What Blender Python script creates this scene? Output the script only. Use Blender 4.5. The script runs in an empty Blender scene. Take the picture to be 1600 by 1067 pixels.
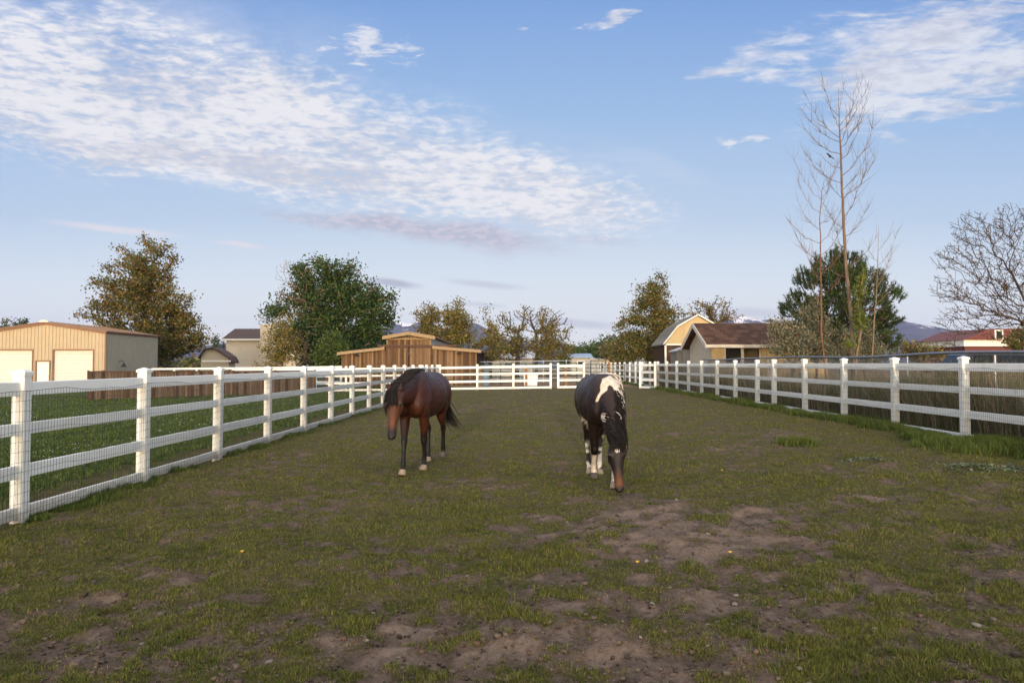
import bpy, math, random
import numpy as np
from mathutils import Vector, Matrix

sc = bpy.context.scene
COL = sc.collection
F = 1167.0                      # focal length in pixels of a 1600 px wide frame
PITCH = math.atan((572.7 - 533.5) / F)
CAMZ = 1.51
rad = math.radians


# ------------------------------------------------------------------ helpers
def gz(x, y):
    """height of the ground"""
    x = np.asarray(x, float); y = np.asarray(y, float)
    return 0.5 * np.tanh(0.0148 * x / 0.5) + 0.26 * np.tanh(0.0043 * y / 0.26)


def at(px, py, Y):
    """world point seen at a photo pixel, at world depth Y (used to read sizes off the photo)"""
    c, s = math.cos(PITCH), math.sin(PITCH)
    u = (533.5 - py) / F
    d = Vector(((px - 800) / F, c - u * s, s + u * c))
    k = Y / d.y
    return Vector((d.x * k, Y, CAMZ + d.z * k))


def ground_at(px, py):
    Y = 10.0
    for _ in range(40):
        p = at(px, py, Y)
        slope = (p.z - CAMZ) / Y
        Y = (float(gz(p.x, Y)) - CAMZ) / slope
    p = at(px, py, Y)
    return p


def hashf(ix, iy, seed):
    h = (ix.astype(np.int64) * 374761393 + iy.astype(np.int64) * 668265263 + seed * 1442695041) & 0xffffffff
    h = ((h ^ (h >> 13)) * 1274126177) & 0xffffffff
    h = h ^ (h >> 16)
    return (h & 0xffff) / 65535.0


def vnoise(x, y, seed=0):
    x = np.asarray(x, float); y = np.asarray(y, float)
    ix = np.floor(x); iy = np.floor(y)
    fx = x - ix; fy = y - iy
    fx = fx * fx * (3 - 2 * fx); fy = fy * fy * (3 - 2 * fy)
    a = hashf(ix, iy, seed); b = hashf(ix + 1, iy, seed)
    c = hashf(ix, iy + 1, seed); d = hashf(ix + 1, iy + 1, seed)
    return (a * (1 - fx) + b * fx) * (1 - fy) + (c * (1 - fx) + d * fx) * fy


def fbm(x, y, oct=4, seed=0, gain=0.5):
    t = 0; amp = 1; tot = 0
    x = np.asarray(x, float); y = np.asarray(y, float)
    for i in range(oct):
        ca, sa = math.cos(i * 1.1 + .4), math.sin(i * 1.1 + .4)
        t = t + amp * vnoise(x * ca - y * sa + 17.3 * i, x * sa + y * ca - 9.1 * i, seed + i)
        tot += amp; amp *= gain; x = x * 2.03; y = y * 2.03
    return t / tot


def sstep(a, b, x):
    t = np.clip((np.asarray(x, float) - a) / (b - a), 0, 1)
    return t * t * (3 - 2 * t)


class MB:
    """collects faces; build() links them as one mesh object"""
    def __init__(s):
        s.v = []; s.f = []; s.m = []; s.cur = 0

    def mat(s, i):
        s.cur = i; return s

    def face(s, idx):
        s.f.append(idx); s.m.append(s.cur)

    def poly(s, pts):
        n = len(s.v); s.v += [tuple(p) for p in pts]; s.face(tuple(range(n, n + len(pts))))

    def box(s, x0, x1, y0, y1, z0, z1, M=None):
        n = len(s.v)
        P = [(x, y, z) for z in (z0, z1) for x, y in ((x0, y0), (x1, y0), (x1, y1), (x0, y1))]
        if M is not None: P = [tuple(M @ Vector(p)) for p in P]
        s.v += P
        for q in ((0, 3, 2, 1), (4, 5, 6, 7), (0, 1, 5, 4), (1, 2, 6, 5), (2, 3, 7, 6), (3, 0, 4, 7)):
            s.face(tuple(n + i for i in q))
        return s

    def ext(s, poly, axis, a, b):
        """polygon (2-D) extruded along axis 'x','y' or 'z' from a to b"""
        def P(p, t):
            return {'x': (t, p[0], p[1]), 'y': (p[0], t, p[1]), 'z': (p[0], p[1], t)}[axis]
        n = len(s.v); k = len(poly)
        s.v += [P(p, a) for p in poly] + [P(p, b) for p in poly]
        s.face(tuple(range(n + k - 1, n - 1, -1))); s.face(tuple(range(n + k, n + 2 * k)))
        for i in range(k):
            j = (i + 1) % k
            s.face((n + i, n + j, n + k + j, n + k + i))
        return s

    def tube(s, pts, rr, n=6, cap=True):
        pts = [Vector(p) for p in pts]
        if not hasattr(rr, '__len__'): rr = [rr] * len(pts)
        base = len(s.v); N = len(pts)
        up = None
        for i, p in enumerate(pts):
            t = (pts[min(i + 1, N - 1)] - pts[max(i - 1, 0)])
            t = t.normalized() if t.length > 1e-9 else Vector((0, 0, 1))
            if up is None:
                up = Vector((0, 0, 1)) if abs(t.z) < .9 else Vector((1, 0, 0))
            a = t.cross(up)
            if a.length < 1e-6: a = t.cross(Vector((0, 1, 0)))
            a.normalize(); b = t.cross(a); up = -b if False else up
            for k in range(n):
                an = 2 * math.pi * k / n
                s.v.append(tuple(p + a * (math.cos(an) * rr[i]) + b * (math.sin(an) * rr[i])))
        for i in range(N - 1):
            for k in range(n):
                k2 = (k + 1) % n
                s.face((base + i * n + k, base + i * n + k2, base + (i + 1) * n + k2, base + (i + 1) * n + k))
        if cap:
            s.face(tuple(base + k for k in reversed(range(n))))
            s.face(tuple(base + (N - 1) * n + k for k in range(n)))
        return s

    def loft(s, rings):
        base = len(s.v); k = len(rings[0])
        for r in rings: s.v += [tuple(p) for p in r]
        for i in range(len(rings) - 1):
            for j in range(k):
                j2 = (j + 1) % k
                s.face((base + i * k + j, base + i * k + j2, base + (i + 1) * k + j2, base + (i + 1) * k + j))
        s.face(tuple(base + j for j in reversed(range(k))))
        s.face(tuple(base + (len(rings) - 1) * k + j for j in range(k)))
        return s

    def mesh(s, name, mats, smooth=False):
        me = bpy.data.meshes.new(name)
        me.from_pydata(s.v, [], s.f)
        for m in (mats if isinstance(mats, (list, tuple)) else [mats]): me.materials.append(m)
        me.polygons.foreach_set('material_index', s.m)
        if smooth: me.polygons.foreach_set('use_smooth', [True] * len(s.f))
        me.update()
        return me

    def build(s, name, mats, parent=None, smooth=False):
        return link(name, s.mesh(name, mats, smooth), parent)


def link(name, data, parent=None):
    o = bpy.data.objects.new(name, data); COL.objects.link(o)
    if parent is not None: o.parent = parent
    return o


def tag(o, label=None, cat=None, group=None, kind=None):
    if label: o['label'] = label
    if cat: o['category'] = cat
    if group: o['group'] = group
    if kind: o['kind'] = kind
    return o


def thing(name, label, cat, loc=(0, 0, 0), rz=0, group=None):
    o = bpy.data.objects.new(name, None); COL.objects.link(o)
    o.empty_display_size = .2
    o.location = loc; o.rotation_euler = (0, 0, rz)
    return tag(o, label, cat, group)


def npmesh(name, V, Fc, mat, col=None, smooth=False):
    """V (n,3), Fc (m,k) arrays, col (n,3) vertex colours"""
    me = bpy.data.meshes.new(name)
    V = np.asarray(V, np.float32); Fc = np.asarray(Fc, np.int32)
    me.vertices.add(len(V)); me.vertices.foreach_set('co', V.ravel())
    m, k = Fc.shape
    me.loops.add(m * k); me.loops.foreach_set('vertex_index', Fc.ravel())
    me.polygons.add(m)
    me.polygons.foreach_set('loop_start', np.arange(0, m * k, k, dtype=np.int32))
    if smooth: me.polygons.foreach_set('use_smooth', np.ones(m, bool))
    me.update(calc_edges=True)
    if col is not None:
        at_ = me.color_attributes.new('Col', 'FLOAT_COLOR', 'POINT')
        c4 = np.ones((len(V), 4), np.float32); c4[:, :3] = col
        at_.data.foreach_set('color', c4.ravel())
    me.materials.append(mat)
    return me


# ------------------------------------------------------------------ materials
class NT:
    def __init__(s, name):
        s.m = bpy.data.materials.new(name); s.m.use_nodes = True
        s.n = s.m.node_tree.nodes; s.l = s.m.node_tree.links
        s.b = s.n['Principled BSDF']
        s.tc = None

    def new(s, t, **kw):
        n = s.n.new(t)
        for k, v in kw.items(): setattr(n, k, v)
        return n

    def coord(s, which='Object'):
        if s.tc is None: s.tc = s.new('ShaderNodeTexCoord')
        return s.tc.outputs[which]

    def math(s, op, a, b=None, c=None):
        n = s.new('ShaderNodeMath', operation=op)
        for i, q in enumerate((a, b, c)):
            if q is None: continue
            if isinstance(q, (int, float)): n.inputs[i].default_value = q
            else: s.l.new(q, n.inputs[i])
        return n.outputs[0]

    def noise(s, scale, detail=4, rough=.6, vec=None, dist=0):
        n = s.new('ShaderNodeTexNoise')
        n.inputs['Scale'].default_value = scale; n.inputs['Detail'].default_value = detail
        n.inputs['Roughness'].default_value = rough; n.inputs['Distortion'].default_value = dist
        s.l.new(vec if vec is not None else s.coord(), n.inputs['Vector'])
        return n.outputs['Fac']

    def mapping(s, scale=(1, 1, 1), loc=(0, 0, 0), rot=(0, 0, 0), vec=None, typ='POINT'):
        n = s.new('ShaderNodeMapping', vector_type=typ)
        n.inputs['Location'].default_value = loc
        n.inputs['Rotation'].default_value = rot; n.inputs['Scale'].default_value = scale
        s.l.new(vec if vec is not None else s.coord(), n.inputs['Vector'])
        return n.outputs[0]

    def ramp(s, fac, stops):
        n = s.new('ShaderNodeValToRGB')
        e = n.color_ramp.elements
        while len(e) > 1: e.remove(e[-1])
        e[0].position = stops[0][0]; e[0].color = (*stops[0][1], 1)
        for p, c in stops[1:]:
            q = e.new(p); q.color = (*c, 1)
        s.l.new(fac, n.inputs[0])
        return n.outputs[0]

    def mix(s, fac, a, b, mode='MIX'):
        n = s.new('ShaderNodeMix', data_type='RGBA', blend_type=mode)
        for i, q in ((0, fac), (6, a), (7, b)):
            if isinstance(q, (int, float)): n.inputs[i].default_value = q
            elif isinstance(q, tuple): n.inputs[i].default_value = (*q, 1)
            else: s.l.new(q, n.inputs[i])
        return n.outputs[2]

    def smooth(s, x, a, b, lo=0., hi=1.):
        n = s.new('ShaderNodeMapRange', interpolation_type='SMOOTHSTEP')
        s.l.new(x, n.inputs[0])
        for i, q in enumerate((a, b, lo, hi)): n.inputs[i + 1].default_value = q
        return n.outputs[0]

    def attr(s, name):
        n = s.new('ShaderNodeAttribute'); n.attribute_name = name
        return n.outputs['Color']

    def sep(s, vec):
        n = s.new('ShaderNodeSeparateXYZ'); s.l.new(vec, n.inputs[0]); return n.outputs

    def comb(s, x, y, z):
        n = s.new('ShaderNodeCombineXYZ')
        for i, q in enumerate((x, y, z)):
            if isinstance(q, (int, float)): n.inputs[i].default_value = q
            else: s.l.new(q, n.inputs[i])
        return n.outputs[0]

    def bump(s, h, strength=.3, dist=.02):
        n = s.new('ShaderNodeBump')
        n.inputs['Strength'].default_value = strength; n.inputs['Distance'].default_value = dist
        s.l.new(h, n.inputs['Height']); s.l.new(n.outputs[0], s.b.inputs['Normal'])

    def out(s, col=None, rough=.7, metal=0, spec=None):
        if col is not None:
            if isinstance(col, tuple): s.b.inputs['Base Color'].default_value = (*col, 1)
            else: s.l.new(col, s.b.inputs['Base Color'])
        if isinstance(rough, (int, float)): s.b.inputs['Roughness'].default_value = rough
        else: s.l.new(rough, s.b.inputs['Roughness'])
        s.b.inputs['Metallic'].default_value = metal
        if spec is not None: s.b.inputs['Specular IOR Level'].default_value = spec
        return s.m


def mat_noise(name, a, b, scale=8, rough=.7, bump=0, metal=0, spec=None, stretch=(1, 1, 1), detail=5):
    t = NT(name)
    v = t.mapping(stretch)
    n = t.noise(scale, detail, .6, v)
    c = t.ramp(n, [(.3, a), (.7, b)])
    if bump: t.bump(n, bump, .02)
    return t.out(c, rough, metal, spec)


def mat_vcol(name, rough=.6, spec=.3, trans=0, jitter=0):
    t = NT(name)
    c = t.attr('Col')
    if jitter:
        n = t.noise(jitter, 3)
        c = t.mix(1.0, c, t.ramp(n, [(.3, (.7, .7, .7)), (.7, (1.25, 1.25, 1.25))]), 'MULTIPLY')
    m = t.out(c, rough, 0, spec)
    if trans:
        tr = t.new('ShaderNodeBsdfTranslucent'); mx = t.new('ShaderNodeMixShader')
        t.l.new(c, tr.inputs[0]); mx.inputs[0].default_value = trans
        t.l.new(t.b.outputs[0], mx.inputs[1]); t.l.new(tr.outputs[0], mx.inputs[2])
        t.l.new(mx.outputs[0], t.n['Material Output'].inputs[0])
    return m


def mat_planks(name, tones, width=.14, axis=0, gap=.06, knots=True, rough=.85, zscale=.5):
    t = NT(name)
    xyz = t.sep(t.coord())
    u = t.math('DIVIDE', xyz[axis], width)
    idx = t.math('FLOOR', u); fr = t.math('FRACT', u)
    wn = t.new('ShaderNodeTexWhiteNoise', noise_dimensions='1D'); t.l.new(idx, wn.inputs['W'])
    gv = t.comb(t.math('ADD', t.math('MULTIPLY', xyz[axis], 14), t.math('MULTIPLY', idx, 7.3)), 0.0,
                t.math('MULTIPLY', xyz[2], 1.1))
    grain = t.noise(1.0, 6, .65, gv)
    base = t.ramp(t.math('ADD', t.math('MULTIPLY', wn.outputs[0], .6), t.math('MULTIPLY', grain, .4)), tones)
    if knots:
        kn = t.noise(5, 2, .5, t.comb(t.math('MULTIPLY', xyz[axis], 2.2), t.math('MULTIPLY', idx, 3.7), t.math('MULTIPLY', xyz[2], .9)))
        base = t.mix(t.smooth(kn, .62, .74), base, tuple(.35 * c for c in tones[0][1]))
    edge = t.math('MINIMUM', fr, t.math('SUBTRACT', 1.0, fr))
    base = t.mix(t.smooth(edge, 0, gap, 1, 0), base, (.012, .008, .006))
    t.bump(t.smooth(edge, 0, gap * 1.5), .4, .02)
    return t.out(base, rough, 0, .2)


M = {}
t = NT('white_vinyl')
n1 = t.noise(3.0, 5, .6); n2 = t.noise(40, 3, .6, t.mapping((1, 1, .15)))
zz = t.sep(t.coord('Generated'))[2]
c = t.mix(t.smooth(n1, .52, .8), (.80, .80, .79), (.66, .65, .62))
c = t.mix(t.math('MULTIPLY', t.smooth(n2, .55, .8), .25), c, (.45, .42, .38))
zo = t.sep(t.coord())[2]
n3 = t.noise(16, 5, .65); n4 = t.noise(1.3, 3, .6)
c = t.mix(t.math('MULTIPLY', t.smooth(t.math('ADD', zo, t.math('MULTIPLY', t.math('SUBTRACT', n3, .5), .35)), .22, -.02), .65), c, (.30, .23, .17))
c = t.mix(t.math('MULTIPLY', t.smooth(n3, .60, .8), t.smooth(n4, .45, .7, 0, .4)), c, (.36, .37, .30))
_oi = t.new('ShaderNodeObjectInfo').outputs['Random']
c = t.mix(1.0, c, t.ramp(_oi, [(0, (.88, .88, .87)), (1, (1.02, 1.02, 1.02))]), 'MULTIPLY')
M['vinyl'] = t.out(c, .42, 0, .4)
M['wire'] = mat_noise('black_wire', (.01, .01, .011), (.025, .024, .024), 30, .5, 0, .3)
M['galv'] = mat_noise('galvanised_steel', (.16, .17, .19), (.28, .29, .31), 25, .42, .1, .8)
M['black_metal'] = mat_noise('black_metal', (.012, .012, .014), (.03, .03, .03), 20, .45, 0, .4)
M['rust_metal'] = mat_noise('rusty_brown_metal', (.05, .022, .014), (.10, .045, .025), 18, .7, .2, .2)
M['tan_metal'] = mat_noise('tan_painted_metal', (.37, .305, .212), (.41, .34, .24), 1.5, .5, 0, 0, .4)
M['tan_metal_shaded'] = mat_noise('shaded_tan_metal', (.30, .28, .24), (.34, .32, .27), 1.5, .5, 0, 0, .4)  # garage side walls: the tan paint with its shade put into the colour
M['brown_trim'] = mat_noise('brown_trim', (.17, .085, .05), (.21, .11, .065), 6, .55)
M['brown_roof'] = mat_noise('brown_metal_roof', (.14, .085, .06), (.19, .115, .08), 4, .5)
M['door_white'] = mat_noise('cream_door_paint', (.58, .565, .53), (.64, .62, .585), 3, .5)
M['stucco'] = mat_noise('yellow_stucco', (.46, .35, .19), (.53, .41, .23), 7, .9, .3)
M['stucco_pale'] = mat_noise('pale_and_shaded_stucco', (.40, .35, .27), (.47, .41, .33), 7, .9, .3)
M['fascia'] = mat_noise('weathered_white_fascia', (.42, .36, .29), (.62, .58, .52), 12, .7, 0, 0, None, (1, 1, 3))
M['white_paint'] = mat_noise('white_paint', (.70, .69, .66), (.78, .77, .74), 6, .6)
M['brown_siding'] = mat_planks('brown_siding', [(.2, (.055, .030, .018)), (.8, (.085, .048, .03))], .2, 0, .05, False)
M['house_tan'] = mat_noise('tan_house_render', (.50, .43, .34), (.56, .48, .38), 2, .85)
M['grey_wood'] = mat_planks('grey_weathered_wood', [(.2, (.14, .13, .115)), (.8, (.23, .21, .185))], .12, 0, .06)
M['barn_wood'] = mat_planks('rustic_barn_planks', [(.15, (.060, .034, .018)), (.38, (.115, .067, .035)), (.6, (.175, .108, .060)), (.85, (.26, .175, .105))], .15, 0, .05)
M['fence_wood'] = mat_planks('dark_fence_planks', [(.15, (.04, .026, .018)), (.4, (.075, .049, .033)), (.65, (.115, .08, .056)), (.85, (.16, .118, .088))], .14, 0, .06)
M['raw_wood'] = mat_noise('new_timber', (.22, .155, .085), (.32, .235, .135), 6, .8, .2, 0, None, (1, 1, 6))
M['post_wood'] = mat_noise('orange_timber_post', (.30, .15, .05), (.42, .23, .09), 9, .8, .2)
M['barn_dark'] = mat_planks('dark_barn_planks', [(.2, (.03, .016, .010)), (.8, (.06, .033, .02))], .15, 1, .05)  # darker planks for the side and back walls of the barn
M['pale_metal'] = mat_noise('pale_grey_metal', (.40, .42, .44), (.50, .51, .53), 4, .45, 0, .2)
M['blue_roof'] = mat_noise('blue_grey_roof', (.20, .27, .38), (.27, .34, .46), 4, .5)
M['red_paint'] = mat_noise('barn_red_paint', (.095, .022, .019), (.13, .030, .025), 5, .7)
M['dark_shingle'] = mat_noise('dark_brown_shingle', (.045, .026, .022), (.085, .05, .04), 9, .85, .3, 0, None, (1, 3, 3))
M['car_paint'] = mat_noise('dark_car_paint', (.012, .014, .018), (.018, .02, .026), 3, .15, 0, .2, .6)
M['tyre'] = mat_noise('tyre_rubber', (.012, .012, .012), (.025, .024, .023), 20, .85)
M['plastic_white'] = mat_noise('white_plastic', (.62, .63, .66), (.72, .73, .75), 6, .45)
M['plastic_blue'] = mat_noise('grey_blue_plastic', (.16, .22, .26), (.22, .29, .33), 6, .45)
M['concrete'] = mat_noise('concrete', (.42, .39, .35), (.55, .52, .47), 3, .9, .2)
M['green_metal'] = mat_noise('dark_green_pipe', (.012, .05, .035), (.025, .08, .055), 9, .45, 0, .2)

t = NT('shed_shingles')
xyz = t.sep(t.coord())
row = t.math('FLOOR', t.math('MULTIPLY', xyz[2], 7.5))
colx = t.math('FLOOR', t.math('ADD', t.math('MULTIPLY', xyz[0], 3.4), t.math('MULTIPLY', row, .37)))
wn = t.new('ShaderNodeTexWhiteNoise', noise_dimensions='2D'); t.l.new(t.comb(colx, row, 0.0), wn.inputs['Vector'])
nn = t.noise(9, 4)
cc = t.ramp(t.math('ADD', t.math('MULTIPLY', wn.outputs[0], .65), t.math('MULTIPLY', nn, .35)),
            [(.1, (.042, .021, .015)), (.5, (.066, .034, .024)), (.9, (.105, .058, .040))])
fz = t.math('FRACT', t.math('MULTIPLY', xyz[2], 7.5))
cc = t.mix(t.smooth(fz, 0, .18, .8, 0), cc, (.03, .012, .01))
t.bump(fz, .5, .02)
M['shingles'] = t.out(cc, .9, 0, .2)

t = NT('window_glass')
M['glass'] = t.out((.008, .010, .012), .12, 0, .10)
t.b.inputs['Alpha'].default_value = 1

M['leaf'] = mat_vcol('leaves', .55, .25, .28)
M['needle'] = mat_vcol('pine_needles', .55, .25, .1)
M['bark'] = mat_noise('brown_bark', (.06, .042, .032), (.15, .105, .078), 14, .9, .4, 0, .2, (1, 1, .25))
M['bark_pale'] = mat_noise('pale_bark', (.13, .095, .068), (.24, .175, .125), 10, .85, .3, 0, .2, (1, 1, .3))
M['bark_grey'] = mat_noise('grey_brown_bark', (.035, .027, .023), (.075, .058, .05), 14, .9, .4, 0, .2, (1, 1, .25))
M['bark_red'] = mat_noise('reddish_bark', (.11, .06, .038), (.20, .11, .07), 10, .85, .3, 0, .2, (1, 1, .3))
M['grass'] = mat_vcol('grass_blades', .6, .2, .2)
M['straw'] = mat_vcol('dry_stalks', .8, .15, .1)
M['coat'] = mat_vcol('horse_coat', .5, .2, 0, 14)
t = NT('horse_coat')
_c = t.attr('Col'); _n = t.noise(16, 4); _f = t.noise(160, 3, .6, t.mapping((1, .35, .5))); _m = t.noise(7, 2, .5)
_c = t.mix(1.0, _c, t.ramp(_n, [(.3, (.72, .72, .72)), (.7, (1.2, 1.2, 1.2))]), 'MULTIPLY')
_c = t.mix(1.0, _c, t.ramp(_f, [(.3, (.78, .78, .78)), (.7, (1.2, 1.2, 1.2))]), 'MULTIPLY')
t.bump(t.math('ADD', t.math('MULTIPLY', _f, .25), t.math('MULTIPLY', _m, 1.0)), .55, .03)
M['coat'] = t.out(_c, .46, 0, .28)
M['hair'] = mat_vcol('horse_hair', .6, .12)
M['hoof'] = mat_noise('horn_hoof', (.16, .12, .085), (.28, .22, .165), 20, .7)
M['hoof_dark'] = mat_noise('dark_hoof', (.03, .025, .02), (.09, .07, .055), 20, .6)
M['eye'] = NT('dark_eye').out((.006, .004, .003), .08, 0, .6)
M['stone'] = mat_noise('pale_stone', (.13, .105, .088), (.25, .205, .17), 30, .85, .3)
M['feather'] = mat_noise('black_feather', (.008, .008, .009), (.02, .02, .022), 40, .5)
M['petal'] = mat_noise('yellow_petals', (.62, .36, .02), (.75, .46, .03), 40, .7)

# ground: per-vertex masks R = bare soil, G = lush lawn, B = dry straw
t = NT('paddock_soil_and_turf')
msk = t.new('ShaderNodeSeparateColor'); t.l.new(t.attr('Col'), msk.inputs[0])
P = t.coord()
nf = t.noise(26, 6, .7, P); nm = t.noise(5.0, 5, .62, P); nl = t.noise(.9, 4, .6, P); ng = t.noise(110, 4, .7, P)
soil = t.ramp(nf, [(.25, (.044, .032, .025)), (.5, (.104, .076, .059)), (.75, (.185, .138, .110))])
soil = t.mix(t.smooth(nm, .35, .7, 0, .55), soil, (.14, .092, .068))
soil = t.mix(t.smooth(msk.outputs[0], .72, 1.0, 0, .75), soil, t.ramp(nf, [(.25, (.110, .080, .062)), (.5, (.20, .146, .114)), (.8, (.28, .208, .166))]))
soil = t.mix(t.smooth(ng, .66, .8, 0, .8), soil, (.22, .175, .145))
soil = t.mix(t.smooth(ng, .36, .22, 0, .8), soil, (.022, .016, .013))
turf = t.ramp(nf, [(.25, (.040, .034, .014)), (.5, (.080, .068, .028)), (.75, (.135, .108, .052))])
turf = t.mix(t.smooth(nm, .45, .75, 0, .5), turf, (.13, .092, .056))
turf = t.mix(t.smooth(nl, .4, .7, 0, .35), turf, (.045, .060, .014))
lawn = t.ramp(nf, [(.25, (.022, .034, .009)), (.5, (.048, .068, .018)), (.8, (.085, .105, .034))])
dry = t.ramp(nf, [(.25, (.11, .075, .044)), (.7, (.23, .16, .10))])
jit = t.math('MULTIPLY', t.math('SUBTRACT', nf, .5), 1.1)
jit2 = t.math('MULTIPLY', t.math('SUBTRACT', nm, .5), .9)
fb = t.smooth(t.math('ADD', msk.outputs[0], t.math('ADD', jit, jit2)), .35, .62)
c = t.mix(fb, turf, soil)
c = t.mix(t.smooth(t.math('ADD', msk.outputs[2], jit), .4, .65), c, dry)
c = t.mix(t.smooth(t.math('ADD', msk.outputs[1], t.math('MULTIPLY', jit, .5)), .4, .6), c, lawn)
hb = t.math('ADD', t.math('MULTIPLY', nf, .7), t.math('MULTIPLY', ng, .45))
t.bump(hb, .9, .035)
M['ground'] = t.out(c, .95, 0, .12)

# ------------------------------------------------------------------ fence lines, needed by the ground masks
def xl(y): return -5.0775 + .0148 * y
def xr(y): return 8.0069 + .0033 * y
YF = 44.3                       # far fence


def bare_mask(x, y):
    """share of bare soil in the paddock"""
    x = np.asarray(x, float); y = np.asarray(y, float)
    big = fbm(x * .33, y * .24, 3, 5)
    mid = fbm(x * 1.15 + 3, y * .95, 3, 11)
    fine = fbm(x * 7.5, y * 6.0, 4, 23)
    fg = sstep(8.0, 3.8, y) * .17
    m = .20 + (big - .5) * .40 + (mid - .5) * .65 + (fine - .5) * 1.9 + fg
    def patch(cx, cy, rx, ry, amp, rot=0.):
        dx, dy = x - cx, y - cy
        c_, s_ = math.cos(rot), math.sin(rot)
        a, b = (dx * c_ + dy * s_) / rx, (-dx * s_ + dy * c_) / ry
        return amp * np.exp(-(a * a + b * b) ** 1.3)
    for px, py, rx, ry, amp, rot in ((1040, 815, 1.35, .95, .75, .0), (1130, 850, .8, .5, .35, .4), (700, 985, .75, .35, .4, 0), (1390, 778, .45, .3, .5, 0),
                                     (1180, 690, .5, 2.2, .32, -.5), (1120, 940, .7, .3, .3, 0), (1560, 860, .8, .5, .4, 0),
                                     (150, 1000, .8, .3, .25, 0), (990, 603, 2.0, 5.0, .6, 0), (700, 640, 3.0, 2.5, .22, 0),
                                     (880, 1030, 1.6, .3, .15, 0), (1180, 618, 2.2, 2.0, .12, 0)):
        g = ground_at(px, py)
        m = m + patch(g.x, g.y, rx, ry, amp, rot)
    m = m - .45 * sstep(2.6, .5, np.abs(x - xr(y))) - .15 * sstep(1.2, .2, np.abs(x - xl(y)))
    m = m - .10 * sstep(9, 13, y) * sstep(0., -3., x)
    return m


def lawn_mask(x, y):
    left = sstep(-.75, -1.5, x - xl(y) + (fbm(x * .8, y * .5, 3, 77) - .5) * 1.0)
    left = left * sstep(66, 50, y)
    right = sstep(.25, .6, x - xr(y)) * .3
    return np.clip(left, 0, 1) + 0 * right


def dry_mask(x, y):
    far = sstep(YF + 1, YF + 3, y) * sstep(-5.8, -5, x) * sstep(xr(y) + .5, xr(y), x)
    far2 = sstep(30, 44, y) * .22
    rt = sstep(.2, .8, x - xr(y)) * .55
    strip = sstep(-.9, -.3, x - xl(y)) * sstep(-.05, -.3, x - xl(y)) * .5
    return np.clip(far * .75 + rt + strip + far2 * (fbm(x * .4, y * .3, 3, 51) - .1), 0, 1)


def ground_h(x, y):
    h = gz(x, y)
    near = sstep(26, 10, y)
    b = np.clip(bare_mask(x, y), 0, 1)
    clods = (fbm(x * 11, y * 11, 3, 31) - .5) * .055
    hoof = -np.clip(.40 - vnoise(x * 3.1 + 5, y * 3.1, 41), 0, 1) * .16
    lump = (fbm(x * 1.7, y * 1.7, 3, 61) - .5) * .10
    return h + near * (clods * (.35 + .9 * b) + hoof * (.4 + .6 * b)) + lump * sstep(60, 30, y)


def spaced(a, b, f):
    out = [a]
    while out[-1] < b: out.append(out[-1] + f(out[-1]))
    return out


ys = [-60., -20., -5., 0., 1.5] + spaced(2.6, 70, lambda v: max(.042, v * .0048)) + [75, 82, 92, 105, 120, 140, 170, 210, 300, 500, 900, 1700, 3200, 5200]
xin = spaced(-9.5, 9.5, lambda v: .058)
xo = [10, 10.6, 11.3, 12.2, 13.3, 14.6, 16, 18, 20.5, 23.5, 27, 31, 36, 42, 50, 62, 80, 120, 200, 400, 800, 1600, 2600, 4000]
xs = [-v for v in reversed(xo)] + xin + xo
X, Y = np.meshgrid(np.array(xs), np.array(ys))
Z = ground_h(X, Y)
nx, ny = len(xs), len(ys)
idx = np.arange(nx * ny).reshape(ny, nx)
quads = np.stack([idx[:-1, :-1], idx[:-1, 1:], idx[1:, 1:], idx[1:, :-1]], -1).reshape(-1, 4)
inside = (X > xl(Y)) & (X < xr(Y)) & (Y < YF + 6)
R_ = np.where(inside, np.clip(bare_mask(X, Y), 0, 1), .15)
R_ = np.where((Y > YF + 1) & (X > -6) & (X < 12), .75, R_)
gcol = np.stack([R_, lawn_mask(X, Y), dry_mask(X, Y)], -1).reshape(-1, 3)
g = link('ground', npmesh('ground', np.stack([X, Y, Z], -1).reshape(-1, 3), quads, M['ground'], gcol, True))
tag(g, kind='structure')

rng = np.random.default_rng(7)
random.seed(4)


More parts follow.
